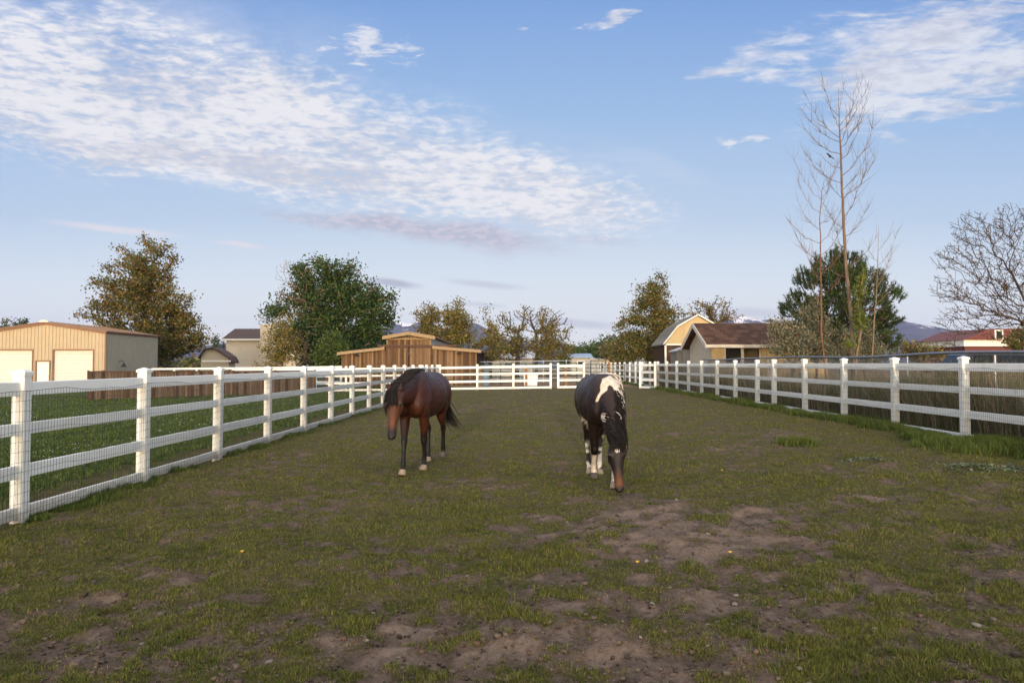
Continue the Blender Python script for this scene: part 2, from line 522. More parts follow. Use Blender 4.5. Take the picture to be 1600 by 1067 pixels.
# ------------------------------------------------------------------ grass (stuff)
def blades(name, bx, by, n_per, hgt, wid, cols, spread, lean=.5, mat='grass', hcol=1.0):
    """tufts of blades at bx,by ; hgt, wid arrays per tuft"""
    nt = len(bx)
    T = np.repeat(np.arange(nt), n_per); N = len(T)
    a = rng.uniform(0, 2 * np.pi, N); r = np.sqrt(rng.uniform(0, 1, N)) * spread[T]
    x = bx[T] + np.cos(a) * r; y = by[T] + np.sin(a) * r
    z = ground_h(x, y) - .004
    h = hgt[T] * rng.uniform(.45, 1.15, N); w = wid[T] * rng.uniform(.6, 1.3, N)
    d = a + rng.normal(0, .7, N); l = h * np.abs(rng.normal(0, lean, N))
    ox, oy = np.cos(d) * l, np.sin(d) * l
    pa = rng.uniform(0, 2 * np.pi, N)
    wx, wy = np.cos(pa) * w * .5, np.sin(pa) * w * .5
    V = np.empty((N, 5, 3), np.float32)
    V[:, 0] = np.stack([x - wx, y - wy, z], -1); V[:, 1] = np.stack([x + wx, y + wy, z], -1)
    mx, my, mz = x + ox * .35, y + oy * .35, z + h * .6
    V[:, 2] = np.stack([mx + wx * .8, my + wy * .8, mz], -1); V[:, 3] = np.stack([mx - wx * .8, my - wy * .8, mz], -1)
    V[:, 4] = np.stack([x + ox, y + oy, z + h * .95], -1)
    b = np.arange(N)[:, None] * 5
    Fc = np.concatenate([b + np.array([0, 1, 2]), b + np.array([0, 2, 3]), b + np.array([3, 2, 4])])
    pal = np.array(cols); c = pal[rng.integers(0, len(pal), N)] * rng.uniform(.7, 1.3, (N, 1))
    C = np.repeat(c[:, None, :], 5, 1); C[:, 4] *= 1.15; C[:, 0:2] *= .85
    return npmesh(name, V.reshape(-1, 3), Fc, M[mat], C.reshape(-1, 3))


def scatter(n, y0, y1, half, accept):
    u = rng.uniform(0, 1, n)
    y = 1 / (1 / y0 + u * (1 / y1 - 1 / y0))            # denser close by
    x = rng.uniform(-1, 1, n) * half(y)
    k = accept(x, y)
    return x[k], y[k]


GREEN = [(.092, .112, .016), (.122, .138, .022), (.066, .085, .012), (.155, .162, .030), (.125, .108, .030), (.19, .145, .060), (.095, .118, .017)]
LUSH = [(.066, .100, .018), (.090, .13, .026), (.048, .076, .016), (.12, .155, .04), (.078, .105, .030)]
def acc_turf(x, y):
    m = bare_mask(x, y)
    return (x > xl(y) + .02) & (x < xr(y) - .02) & (y < YF) & (rng.uniform(0, 1, len(x)) > sstep(.12, .78, m) * .975)
tx, ty = scatter(105000, 2.7, 44, lambda y: .80 * y + 1.5, acc_turf)
sc_ = np.clip(ty / 5.0, .75, 5)
hh = (.022 + .032 * vnoise(tx * 2.3, ty * 2.3, 9) ** 2) * (1 + .12 * (sc_ - 1))
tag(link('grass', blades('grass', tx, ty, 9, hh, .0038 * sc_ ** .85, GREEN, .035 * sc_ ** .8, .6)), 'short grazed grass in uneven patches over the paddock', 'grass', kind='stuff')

def acc_lawn(x, y):
    return (x < xl(y) - .35) & (rng.uniform(0, 1, len(x)) < lawn_mask(x, y) + .04)
u = rng.uniform(0, 1, 30000); ty = 1 / (1 / 5.5 + u * (1 / 48. - 1 / 5.5)); tx = xl(ty) - .3 - rng.uniform(0, 1, len(ty)) ** 1.3 * (1.0 * ty + 1)
k = acc_lawn(tx, ty); tx, ty = tx[k], ty[k]
sc_ = np.clip(ty / 6.0, .8, 6)
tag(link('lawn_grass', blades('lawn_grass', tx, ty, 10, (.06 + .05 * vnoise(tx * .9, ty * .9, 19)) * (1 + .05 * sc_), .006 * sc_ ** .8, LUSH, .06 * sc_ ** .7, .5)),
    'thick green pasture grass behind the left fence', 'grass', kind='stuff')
# clover flowers in the pasture
u = rng.uniform(0, 1, 3400); ty = 1 / (1 / 7. + u * (1 / 42. - 1 / 7.)); tx = xl(ty) - 1.2 - rng.uniform(0, 1, len(ty)) * (.9 * ty)
k = (fbm(tx * .45, ty * .3, 3, 88) > .50) & (lawn_mask(tx, ty) > .6); tx, ty = tx[k], ty[k]
N = len(tx); zz = ground_h(tx, ty) + rng.uniform(.05, .13, N); s_ = rng.uniform(.006, .012, N) * np.clip(ty / 10, 1, 1.9)
V = np.empty((N, 6, 3)); c0 = np.stack([tx, ty, zz], -1)
for i_, d_ in enumerate(((1, 0, 0), (-1, 0, 0), (0, 1, 0), (0, -1, 0), (0, 0, .8), (0, 0, -.8))): V[:, i_] = c0 + np.array(d_) * s_[:, None]
b = np.arange(N)[:, None] * 6
Fc = np.concatenate([b + np.array(q) for q in ((0, 2, 4), (2, 1, 4), (1, 3, 4), (3, 0, 4), (2, 0, 5), (1, 2, 5), (3, 1, 5), (0, 3, 5))])
tag(link('clover_flowers', npmesh('clover_flowers', V.reshape(-1, 3), Fc, M['grass'], np.full((N * 6, 3), (.34, .36, .36)))),
    'tiny white clover flowers dotted through the pasture behind the left fence', 'flowers', kind='stuff')

# taller grass along the fence feet
bx, by = [], []
for _ in range(2600):
    y = 1 / random.uniform(1 / 46., 1 / 6.8)
    if fbm(np.array(y * 1.7), np.array(.5), 3, 3) < .46: continue
    bx.append(xl(y) + random.gauss(.03, .10)); by.append(y)
for _ in range(8200):
    y = 1 / random.uniform(1 / 60., 1 / 9.8)
    bx.append(xr(y) + random.gauss(-.02, .16)); by.append(y)
for px, py, n_, sx, sy in ((1495, 696, 420, .34, .20), (1450, 684, 200, .25, .12), (1245, 694, 110, .22, .08), (1540, 706, 160, .4, .2)):
    g_ = ground_at(px, py)
    for _ in range(n_):
        bx.append(g_.x + random.gauss(0, sx)); by.append(g_.y + random.gauss(0, sy))
bx, by = np.array(bx), np.array(by)
sc_ = np.clip(by / 9.0, .8, 5)
hgt = np.where(bx > 3, .11 + .13 * vnoise(bx * 2, by * 1.2, 4), .06 + .05 * vnoise(bx * 2, by * 2, 4))
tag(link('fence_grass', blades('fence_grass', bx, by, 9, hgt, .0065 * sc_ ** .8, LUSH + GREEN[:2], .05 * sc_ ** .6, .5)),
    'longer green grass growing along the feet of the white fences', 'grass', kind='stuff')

# dry stalks behind the right fence
n_ = 19000
y = 1 / rng.uniform(1 / 62., 1 / 8.5, n_); x = xr(y) + .35 + rng.uniform(0, 1, n_) ** 1.2 * (1.6 + .07 * y)
kx = ~((x > 8.9) & (y > 33.5) & (y < 43)); x, y = x[kx], y[kx]
hv = .35 + 1.35 * fbm(x * 1.3, y * .6, 3, 14)
tag(link('dry_weeds', blades('dry_weeds', x, y, 4, hv * 1.0, .007 * np.clip(y / 10, .9, 4) ** .8,
     [(.22, .16, .115), (.28, .215, .155), (.16, .12, .085), (.12, .105, .055), (.33, .265, .20), (.085, .11, .035), (.07, .10, .03), (.10, .13, .045)], .10 * np.clip(y / 12, 1, 3), .28, 'straw')),
    'dense tall dry weed stalks behind the right white fence', 'weeds', kind='stuff')

# dead straw bits pressed onto the soil
n_ = 16000
y = 1 / rng.uniform(1 / 18., 1 / 2.7, n_); x = rng.uniform(-1, 1, n_) * (.8 * y + .8)
k = (x > xl(y) + .1) & (x < xr(y) - .1) & (rng.uniform(0, 1, n_) < .25 + bare_mask(x, y)); x, y = x[k], y[k]
tag(link('dead_grass', blades('dead_grass', x, y, 3, np.full(len(x), .012), np.full(len(x), .0035) * np.clip(y / 5, .8, 2.5),
     [(.24, .18, .115), (.17, .12, .075), (.30, .24, .16), (.10, .07, .045)], np.full(len(x), .02), 2.6, 'straw')), 'bits of dead straw and dry grass trodden into the soil', 'straw', kind='stuff')

# soil clods
n_ = 15000
y = 1 / rng.uniform(1 / 14., 1 / 2.8, n_); x = rng.uniform(-1, 1, n_) * (.8 * y + .6)
k = (bare_mask(x, y) > .22) & (x > xl(y) + .1) & (x < xr(y) - .1); x, y = x[k], y[k]
N = len(x); s_ = np.abs(rng.normal(0, .006, N)) + .003; zz = ground_h(x, y) + s_ * .2
base8 = np.array([(a_, b_, c_) for a_ in (-1, 1) for b_ in (-1, 1) for c_ in (-.7, .7)], float)
V = np.stack([x, y, zz], -1)[:, None, :] + base8[None] * s_[:, None, None] * rng.uniform(.45, 1.1, (N, 8, 1))
b = np.arange(N)[:, None] * 8
Fc = np.concatenate([b + np.array(q) for q in ((0, 1, 3, 2), (4, 6, 7, 5), (0, 4, 5, 1), (2, 3, 7, 6), (0, 2, 6, 4), (1, 5, 7, 3))])
pc = np.array([(.085, .06, .047), (.12, .088, .07), (.06, .042, .033), (.13, .095, .075), (.11, .07, .048)])[rng.integers(0, 5, N)]
tag(link('soil_clods', npmesh('soil_clods', V.reshape(-1, 3), Fc, M['straw'], np.repeat(pc, 8, 0))), 'loose clods and crumbs of brown soil on bare ground', 'soil', kind='stuff')
#@@PART2
# ------------------------------------------------------------------ white vinyl fences
POST_H = 1.46
def post_mesh():
    m = MB(); w, c = .0635, .008
    oct_ = [(-w + c, -w), (w - c, -w), (w, -w + c), (w, w - c), (w - c, w), (-w + c, w), (-w, w - c), (-w, -w + c)]
    m.ext(oct_, 'z', -.12, POST_H)
    return m.mesh('post', M['vinyl'])
def cap_mesh():
    m = MB(); w = .073
    r0 = [(-w, -w, POST_H + .002), (w, -w, POST_H + .002), (w, w, POST_H + .002), (-w, w, POST_H + .002)]
    r1 = [(p[0], p[1], POST_H + .034) for p in r0]
    r2 = [(p[0] * .93, p[1] * .93, POST_H + .042) for p in r0]
    r3 = [(p[0] * .12, p[1] * .12, POST_H + .066) for p in r0]
    m.loft([r0, r1, r2, r3]); return m.mesh('post_cap', M['vinyl'])
POSTM, CAPM = post_mesh(), cap_mesh()
RAILS = [(1.255, 1.395), (.86, .98), (.425, .56), (.02, .145)]


def rail(parent, a, b, zlo, zhi, half=.019, name='rail'):
    """a,b = (x,y) ends; follows the ground"""
    d = Vector((b[0] - a[0], b[1] - a[1])); n = Vector((-d.y, d.x)).normalized() * half
    m = MB(); rings = []
    for p in (a, b):
        g_ = float(gz(*p)); c = .006
        sec = [(-1, zlo + c), (-1, zhi - c), (-.7, zhi), (.7, zhi), (1, zhi - c), (1, zlo + c), (.7, zlo), (-.7, zlo)]
        rings.append([(p[0] + n.x * s, p[1] + n.y * s, g_ + z) for s, z in sec])
    m.loft(rings)
    return m.build(name, M['vinyl'], parent)


def put_post(parent, x, y, rz=0):
    p = link('post', POSTM, parent); p.location = (x, y, float(gz(x, y))); p.rotation_euler.z = rz + random.gauss(0, .012)
    p.rotation_euler.x = random.gauss(0, .004); p.rotation_euler.y = random.gauss(0, .004)
    c = link('post_cap', CAPM, p)
    return p


def wire_mesh(parent, fx, y0, y1, off, top=1.30):
    """square wire mesh stapled to the posts: fx(y) fence line, off sideways offset"""
    m = MB(); r = .0014
    ys_ = np.arange(y0, y1, .0508)
    V = []; Fc = []
    def sag(y): return .018 * math.sin(y * 2.575) + .008 * math.sin(y * 7.1)
    for y in ys_:
        x = fx(y) + off; g_ = float(gz(x, y)); t_ = top + sag(y)
        rr = r * 1.0
        n = len(V)
        for z in (g_ + .02, g_ + t_):
            V += [(x - rr, y, z), (x + rr, y - rr, z), (x + rr, y + rr, z)]
        Fc += [(n, n + 1, n + 4, n + 3), (n + 1, n + 2, n + 5, n + 4), (n + 2, n, n + 3, n + 5)]
    zs = [top - .1016 * i for i in range(13)]
    for z in zs:
        ya = np.arange(y0, y1, .30)
        prev = None
        for y in ya:
            x = fx(y) + off; zz_ = float(gz(x, y)) + z + sag(y) + random.gauss(0, .003)
            rr = r * 1.0 * (1.5 if z == top else 1.1)
            n = len(V); V += [(x - rr, y, zz_), (x + rr, y, zz_ - rr), (x + rr, y, zz_ + rr)]
            if prev is not None:
                for k in range(3):
                    k2 = (k + 1) % 3
                    Fc.append((prev + k, prev + k2, n + k2, n + k))
            prev = n
    o = link('wire_mesh', npmesh('wire_mesh', V, Fc, M['wire']), parent)
    return o


def vinyl_fence(name, label, pts, rail_pairs=2, gaps=(), rails=RAILS, group='white vinyl fences'):
    r = thing(name, label, 'fence', (0, 0, 0), 0, group)
    dx, dy = pts[-1][0] - pts[0][0], pts[-1][1] - pts[0][1]
    rz = math.atan2(dy, dx)
    for p in pts: put_post(r, p[0], p[1], rz)
    i = 0
    while i < len(pts) - 1:
        j = min(i + rail_pairs, len(pts) - 1)
        for a, b in rails: rail(r, pts[i], pts[j], a, b)
        i = j
    return r

yL = [7.5795 + 2.44 * i for i in range(-1, 15)] + [YF]
lf = vinyl_fence('vinyl_fence', 'white four rail vinyl fence with black wire mesh along the left side of the paddock', [(xl(y), y) for y in yL], 1)
wire_mesh(lf, xl, 4.9, YF, .072)
yR = [8.4, 10.866, 13.306, 15.746, 18.186, 20.626, 23.066, 24.66, 27.1, 29.54, 31.98, 34.42, 36.86, 39.3, 41.74, 44.18]
yR2 = [46.9, 49.4, 51.9, 54.4, 56.9, 59.4, 61.9, 64.4, 66.9, 69.4]
rf = vinyl_fence('vinyl_fence', 'white four rail vinyl fence with wire mesh along the right side of the paddock', [(xr(y), y) for y in yR + yR2], 2)
wire_mesh(rf, xr, 8.4, 46, -.072)
xF = [(-9.87 - 2.25 * i) for i in range(3, -1, -1)] + [-7.6, -5.35, -4.30]
xF2 = [-4.30, -2.07, .08, 2.30]
ff = vinyl_fence('vinyl_fence', 'white vinyl fence closing the far end of the paddock before the wooden barn',
                 [(x, YF + .22 if x > -4.4 else YF + .22) for x in xF[:-1] + xF2], 2)
# far gates
def vinyl_gate(name, label, x0, x1, y, dy=0, n_in=0):
    r = thing(name, label, 'gate')
    for x, yy in ((x0, y), (x1, y + dy)): put_post(r, x, yy)
    for a, b in RAILS: rail(r, (x0, y), (x1, y + dy), a, b)
    for k in range(n_in):
        f_ = (k + 1) / (n_in + 1); x, yy = x0 + (x1 - x0) * f_, y + dy * f_
        m = MB(); g_ = float(gz(x, yy)); m.box(x - .03, x + .03, yy - .035, yy + .035, g_ + .03, g_ + 1.38); m.build('stile', M['vinyl'], r)
    m = MB(); g_ = float(gz(x1, y)); m.box(x1 - .09, x1 - .066, y - .12, y - .07, g_ + .9, g_ + 1.0); m.box(x1 - .09, x1 - .05, y - .11, y - .075, g_ + .35, g_ + .43)
    m.build('hinge', M['black_metal'], r)
    return r
vinyl_gate('vinyl_gate', 'white vinyl gate at the right end of the far fence, beside the black pipe gate', 2.75, 4.28, YF + .22)
vinyl_gate('vinyl_gate', 'narrow white vinyl gate standing ajar by the right fence with black hinges', 7.30, 7.92, 42.6, -1.2, 0)

# black pipe gate across the lane
r = thing('pipe_gate', 'black pipe gate with welded bars across the lane at the far right corner', 'gate')
m = MB(); x0, x1, yg = 4.5, 6.95, 46.2
g_ = float(gz(5.7, yg))
for z in (.25, .5, .72, .94, 1.16, 1.4): m.tube([(x0, yg, g_ + z), (x1, yg, g_ + z)], .021, 6)
m.build('bars', M['black_metal'], r)
m = MB()
for k in range(8):
    x = x0 + (x1 - x0) * k / 7
    m.tube([(x, yg, g_ + .2), (x, yg, g_ + 1.44)], .026 if k in (0, 7) else .017, 6)
m.build('uprights', M['black_metal'], r)
m = MB(); g_ = float(gz(6.05, 46.5)); m.box(-.07, .07, -.07, .07, -.1, 1.52); m.box(-.078, .078, -.078, .078, 1.521, 1.545)
o = m.build('timber_post', M['post_wood']); o.location = (6.05, 46.5, g_); tag(o, 'orange brown timber post behind the black pipe gate', 'post')
for px, lab in ((750, 'orange brown timber post just right of the wooden barn'), (822, 'orange brown timber post behind the middle of the far white fence'),
                (884, 'orange brown timber post behind the far white vinyl gate')):
    p = at(px, 590, 47.5); g_ = float(gz(p.x, 47.5))
    m = MB(); m.box(-.075, .075, -.075, .075, -.1, 1.35); m.box(-.06, .06, -.06, .06, 1.351, 1.375)
    o = m.build('timber_post', M['post_wood']); o.location = (p.x, 47.5, g_); tag(o, lab, 'post')

# pipe corral beyond the far fence
def pipe_corral(label, x0, x1, y, mat, hs, npost, h):
    r = thing('pipe_corral_fence', label, 'fence')
    m = MB()
    for z in hs:
        m.tube([(x0, y, float(gz(x0, y)) + z), (x1, y, float(gz(x1, y)) + z)], .03, 6)
    m.build('rails', M[mat], r)
    for k in range(npost):
        x = x0 + (x1 - x0) * k / (npost - 1); g_ = float(gz(x, y)); m = MB()
        m.tube([(x, y, g_ - .1), (x, y, g_ + h)], .034, 6); m.build('post', M[mat], r)
pipe_corral('dark green pipe corral fence beyond the far white fence', -2.6, 4.6, 53.0, 'green_metal', (.3, .6, .9, 1.2, 1.5), 5, 1.55)
pipe_corral('pale pipe corral fence furthest back beyond the far white fence', -3.0, 6.2, 60.0, 'pale_metal', (.35, .7, 1.05, 1.4, 1.72), 6, 1.78)

# long white fence behind the dark plank fence on the left
pA, pB = at(238, 580, 54.0), at(533, 575, 50.0)
n_ = 8
vinyl_fence('vinyl_fence', 'distant white vinyl fence with its top showing above dark plank fence', [(pA.x + (pB.x - pA.x) * k / n_, 54.0 + (50. - 54.) * k / n_) for k in range(n_ + 1)], 2,
            rails=[(1.42 - .02, 1.555 - .02), (.9, 1.03), (.4, .53)])
# dark plank fence with steel posts
r = thing('plank_fence', 'dark brown vertical plank fence with steel frame in the left pasture', 'fence')
A, B = Vector((-20.4, 36.0)), Vector((-11.2, 42.5))
C0 = Vector((-21.3, 39.0))
def plank_run(P0, P1, nb, h0, h1):
    d = (P1 - P0); L = d.length; ang = math.atan2(d.y, d.x)
    for k in range(nb):
        a = P0 + d * (k / nb); b = P0 + d * ((k + 1) / nb); ha = h0 + (h1 - h0) * k / nb; hb = h0 + (h1 - h0) * (k + 1) / nb
        ga, gb = float(gz(a.x, a.y)), float(gz(b.x, b.y)); l = (b - a).length
        m = MB(); np_ = int(l / .142)
        for i in range(np_):
            u0 = .03 + i * (l - .06) / np_; u1 = u0 + (l - .06) / np_ - .008; f_ = u0 / l
            m.box(u0, u1, -.011 + random.uniform(-.004, .004), .011, (gb - ga) * f_ + .04 + random.uniform(0, .02), (gb - ga) * f_ + ha + (hb - ha) * f_ - .05)
        o = m.build('plank_panel', M['fence_wood'], r); o.location = (a.x, a.y, ga); o.rotation_euler.z = ang
        m = MB(); m.box(.02, l - .02, -.03, .03, ha - .05, ha - .0); o = m.build('top_rail', M['rust_metal'], r); o.location = (a.x, a.y, ga)
        o.rotation_euler = (0, -math.atan2(gb - ga + hb - ha, l), ang)
    for k in range(nb + 1):
        a = P0 + d * (k / nb); m = MB(); hh_ = h0 + (h1 - h0) * k / nb; m.box(-.04, .04, -.045, .045, -.1, hh_ + .02); m.box(-.045, .045, -.05, .05, hh_ + .021, hh_ + .03)
        o = m.build('steel_post', M['rust_metal'], r); o.location = (a.x, a.y, float(gz(a.x, a.y))); o.rotation_euler.z = ang
plank_run(A, B, 5, 1.42, 1.30)
plank_run(C0, A, 1, 1.42, 1.42)

# ------------------------------------------------------------------ chain link fence on the right
r = thing('chain_link_fence', 'grey chain link fence with steel top pipe behind the right white fence', 'fence')
xc = 9.05; ycl = np.arange(7.8, 36.1, 3.1)
def clz(y): return float(gz(xc, y)) + 1.57 + .012 * math.sin(y * .9)
m = MB(); pts = [(xc, y, clz(y) + .02 * math.sin(y * .55)) for y in np.arange(7.0, 36.2, .7)]
m.tube(pts, .031, 8); m.build('top_rail', M['galv'], r, True)
for y in ycl:
    m = MB(); m.tube([(xc, y, float(gz(xc, y)) - .1), (xc, y, clz(y) - .035)], .028, 8); p = m.build('post', M['galv'], r)
V = []; Fc = []
pitch_, zt = .075, 1.52
for sgn in (1, -1):
    for y0 in np.arange(6.0, 37.2, pitch_):
        # one zig of wire leaning at 45 degrees
        g_ = float(gz(xc, y0)); n = len(V); rr = .0017 * max(1, min(2, y0 / 14))
        a = (y0 - sgn * zt / 2, g_ + .04); b_ = (y0 + sgn * zt / 2, g_ + zt)
        for (yy, z) in (a, b_): V += [(xc - rr, yy, z), (xc + rr, yy, z - rr), (xc + rr, yy, z + rr)]
        Fc += [(n, n + 1, n + 4, n + 3), (n + 1, n + 2, n + 5, n + 4), (n + 2, n, n + 3, n + 5)]
V = np.array(V); keep = (V[Fc, 1].max(1) < 36.0) & (V[Fc, 1].min(1) > 7.0) if False else None
Fc = [f for f in Fc if max(V[i][1] for i in f) < 36.05 and min(V[i][1] for i in f) > 7.0]
link('chain_mesh', npmesh('chain_mesh', V, Fc, M['galv']), r)

# ------------------------------------------------------------------ mountains
def mountains(name, prof, Yd, depth, seed):
    px = np.array([p[0] for p in prof], float); py = np.array([p[1] for p in prof], float)
    xs_ = np.linspace(px[0], px[-1], 420)
    hy = np.interp(xs_, px, py)
    rows = 60; V = np.zeros((rows, 420, 3))
    Hs = (572.7 - hy) * Yd / F
    Xw = (xs_ - 800) * Yd / F
    Hs = Hs + (fbm(Xw / 60, Xw * 0, 4, seed) - .5) * 22
    for r_ in range(rows):
        f_ = r_ / (rows - 1); y = Yd - depth * (1 - f_)
        e = 1 - (1 - f_) ** .8
        nse = 1 - 2 * np.abs(fbm(Xw / 190 + 3, np.full(420, y / 260), 5, seed + 3) - .5) * 1.7
        hgt = Hs * f_ ** 1.25 * (1 - (1 - f_) * .8 * np.clip(1 - nse, 0, 1)) + (1 - f_) * 0
        V[r_, :, 0] = Xw; V[r_, :, 1] = y; V[r_, :, 2] = CAMZ + hgt - 3 * (1 - f_)
    back = V[-1].copy(); back[:, 1] += 500; back[:, 2] = -1
    V = np.concatenate([V, back[None]]); rows += 1
    i_ = np.arange(rows * 420).reshape(rows, 420)
    q = np.stack([i_[:-1, :-1], i_[:-1, 1:], i_[1:, 1:], i_[1:, :-1]], -1).reshape(-1, 4)
    return link(name, npmesh(name, V.reshape(-1, 3), q, M['mountain'], None, True))
t = NT('mountain_slopes')
P = t.coord(); z_ = t.sep(P)[2]
n_a = t.noise(.012, 7, .65, t.mapping((1, .6, .5)))
nrm = t.new('ShaderNodeNewGeometry')
rock = t.ramp(n_a, [(.35, (.030, .032, .028)), (.65, (.085, .078, .068))])
snow = t.smooth(t.math('ADD', z_, t.math('MULTIPLY', t.math('SUBTRACT', n_a, .5), 420.)), 225, 262)
M['mountain'] = t.out(t.mix(snow, rock, (.80, .78, .80)), .95, 0, .1)
tag(mountains('mountain_range', [(-900, 545), (-300, 520), (100, 535), (300, 540), (480, 535), (560, 525), (600, 513), (622, 502), (641, 507), (655, 500), (668, 499), (690, 515), (720, 512), (742, 501), (760, 515),
    (790, 532), (850, 538), (880, 536), (905, 547), (950, 552), (990, 545), (1050, 528), (1110, 505), (1158, 492), (1185, 499), (1210, 498), (1260, 510), (1330, 512), (1385, 503), (1405, 499), (1430, 503),
    (1480, 515), (1540, 522), (1620, 530), (1800, 520), (2400, 540)], 4000., 1500., 5), kind='structure')

# ------------------------------------------------------------------ haze
m = MB(); m.box(-5200, 5200, -70, 5300, -9, 330)
hz = m.build('haze', []); hz.data.materials.clear()
hm = bpy.data.materials.new('haze'); hm.use_nodes = True
hn, hl = hm.node_tree.nodes, hm.node_tree.links
hn.remove(hn['Principled BSDF'])
pv = hn.new('ShaderNodeVolumePrincipled'); pv.inputs['Color'].default_value = (.40, .52, 1.0, 1)
pv.inputs['Density'].default_value = 0.00010; pv.inputs['Anisotropy'].default_value = 0.0
hl.new(pv.outputs[0], hn['Material Output'].inputs['Volume'])
hz.data.materials.append(hm); tag(hz, kind='stuff')

# ------------------------------------------------------------------ sky, sun, camera
SKY_S = .12
SUN_EL, SUN_AZ = rad(5.0), rad(2.0)
w = bpy.data.worlds.new('World'); sc.world = w; w.use_nodes = True
class WT(NT):
    def __init__(s, nt):
        s.n = nt.nodes; s.l = nt.links; s.tc = None
W_ = WT(w.node_tree)
bg = W_.n['Background']
sky = W_.new('ShaderNodeTexSky', sky_type='NISHITA')
sky.sun_disc = False; sky.sun_elevation = SUN_EL; sky.sun_rotation = math.pi + SUN_AZ
sky.altitude = 1300; sky.air_density = 1.0; sky.dust_density = .6; sky.ozone_density = 1.6
D = W_.coord('Generated')
x_, y_, z_ = W_.sep(D)
ay = W_.math('MAXIMUM', W_.math('ABSOLUTE', y_), .05)
u0 = W_.math('DIVIDE', x_, ay); v0 = W_.math('DIVIDE', z_, ay)
zc = W_.math('ADD', W_.math('MAXIMUM', z_, 0.0), .045)
plane = W_.comb(W_.math('DIVIDE', x_, zc), W_.math('DIVIDE', y_, zc), 0.0)
uv = W_.comb(u0, v0, 0.0)
wn = W_.new('ShaderNodeTexNoise'); wn.inputs['Scale'].default_value = 6; wn.inputs['Detail'].default_value = 5
W_.l.new(uv, wn.inputs['Vector'])
vm = W_.new('ShaderNodeVectorMath', operation='MULTIPLY_ADD')
W_.l.new(wn.outputs['Color'], vm.inputs[0]); vm.inputs[1].default_value = (.10, .07, 0)
W_.l.new(uv, vm.inputs[2])
vs = W_.new('ShaderNodeVectorMath', operation='SUBTRACT'); W_.l.new(vm.outputs[0], vs.inputs[0]); vs.inputs[1].default_value = (.05, .035, 0)
uvw = vs.outputs[0]
def ell(px, py, rx, ry, rot=0, inner=.2, vec=None):
    """cloud bank seen towards this direction of the sky"""
    mp = W_.mapping((rx / F, ry / F, 1), ((px - 800) / F, (572.7 - py) / F, 0), (0, 0, -rad(rot)), vec or uvw, 'TEXTURE')
    ln = W_.new('ShaderNodeVectorMath', operation='LENGTH'); W_.l.new(mp, ln.inputs[0])
    return W_.smooth(ln.outputs['Value'], 1.0, inner)
def add(*a):
    o = a[0]
    for q in a[1:]: o = W_.math('ADD', o, q)
    return o
def mul(a, b): return W_.math('MULTIPLY', a, b)
vq = W_.math('ADD', W_.math('MAXIMUM', v0, 0.0), .12)
puff = W_.comb(W_.math('DIVIDE', u0, vq), mul(W_.math('LOGARITHM', vq, math.e), 2.0), 0.0)
cell = W_.noise(20.0, 5, .58, W_.mapping((.8, 1.15, 1), (3, 1, 0), (0, 0, rad(9)), puff), .25)
cell2 = W_.noise(2.2, 6, .62, W_.mapping((1, 1, 1), (0, 0, 0), (0, 0, rad(-25)), plane), .4)
wisp = W_.noise(5.0, 6, .6, W_.mapping((.75, 1.7, 1), (7, 2, 0), (0, 0, rad(-24)), puff), .6)
band = add(ell(70, 120, 640, 200, 6, .1), ell(540, 235, 520, 165, 15, .1), ell(850, 300, 290, 95, 13, .1), ell(330, 235, 460, 75, 9, .2))
band = W_.math('MINIMUM', band, 1.15)
c1 = W_.smooth(add(mul(band, .85), mul(W_.math('SUBTRACT', cell, .5), 3.1), mul(W_.math('SUBTRACT', cell2, .5), .8)), -.02, 1.35)
c1 = mul(c1, W_.smooth(band, .02, .5))
veil = mul(W_.math('MINIMUM', add(ell(150, 60, 560, 170, 4, .1), mul(band, .55), mul(ell(980, 250, 200, 40, 18), .35)), 1.0), W_.smooth(cell2, .28, .72, .12, .62))
rt = add(ell(1450, 95, 350, 190, -18, .1), mul(ell(1200, 75, 160, 60, -20), .5), mul(ell(1120, 95, 60, 16, -8), .5))
c2 = mul(W_.smooth(add(mul(rt, .95), mul(W_.math('SUBTRACT', wisp, .5), 2.4), mul(W_.math('SUBTRACT', cell, .5), .9)), .28, 1.0), W_.smooth(rt, .02, .5))
sm = add(ell(585, 62, 130, 48, 6), ell(965, 12, 90, 22, -10), ell(815, 33, 22, 9, 0), ell(1160, 205, 80, 20, -10))
c3 = mul(W_.smooth(add(mul(sm, .6), mul(W_.math('SUBTRACT', cell, .5), 2.4)), .35, .9), W_.smooth(sm, 0, .4))
str_ = add(mul(ell(700, 370, 240, 28, 7, .1), 1.2), mul(ell(520, 348, 180, 14, 6), .6), mul(ell(940, 380, 90, 12, 4), .35))
c4 = mul(W_.math('MINIMUM', str_, 1.0), W_.smooth(cell, .25, .6, .35, 1.0))
uvs = W_.new('ShaderNodeVectorMath', operation='MULTIPLY_ADD'); W_.l.new(wn.outputs['Color'], uvs.inputs[0]); uvs.inputs[1].default_value = (.02, .012, 0); W_.l.new(uv, uvs.inputs[2])
us_ = uvs.outputs[0]
lent = add(mul(ell(628, 435, 58, 9, 8, .2, us_), .75), mul(ell(770, 437, 90, 8, 5, .2, us_), .35), 
           mul(ell(900, 497, 140, 10, 4, .2, us_), .40), mul(ell(760, 468, 60, 6, 4, .2, us_), .3), mul(ell(1190, 482, 90, 12, 1, .2, us_), .32))
lenw = add(mul(ell(185, 349, 150, 9, 7, .1, us_), .8), mul(ell(385, 375, 60, 7, 6, .1, us_), .8))
skyc = sky.outputs[0]
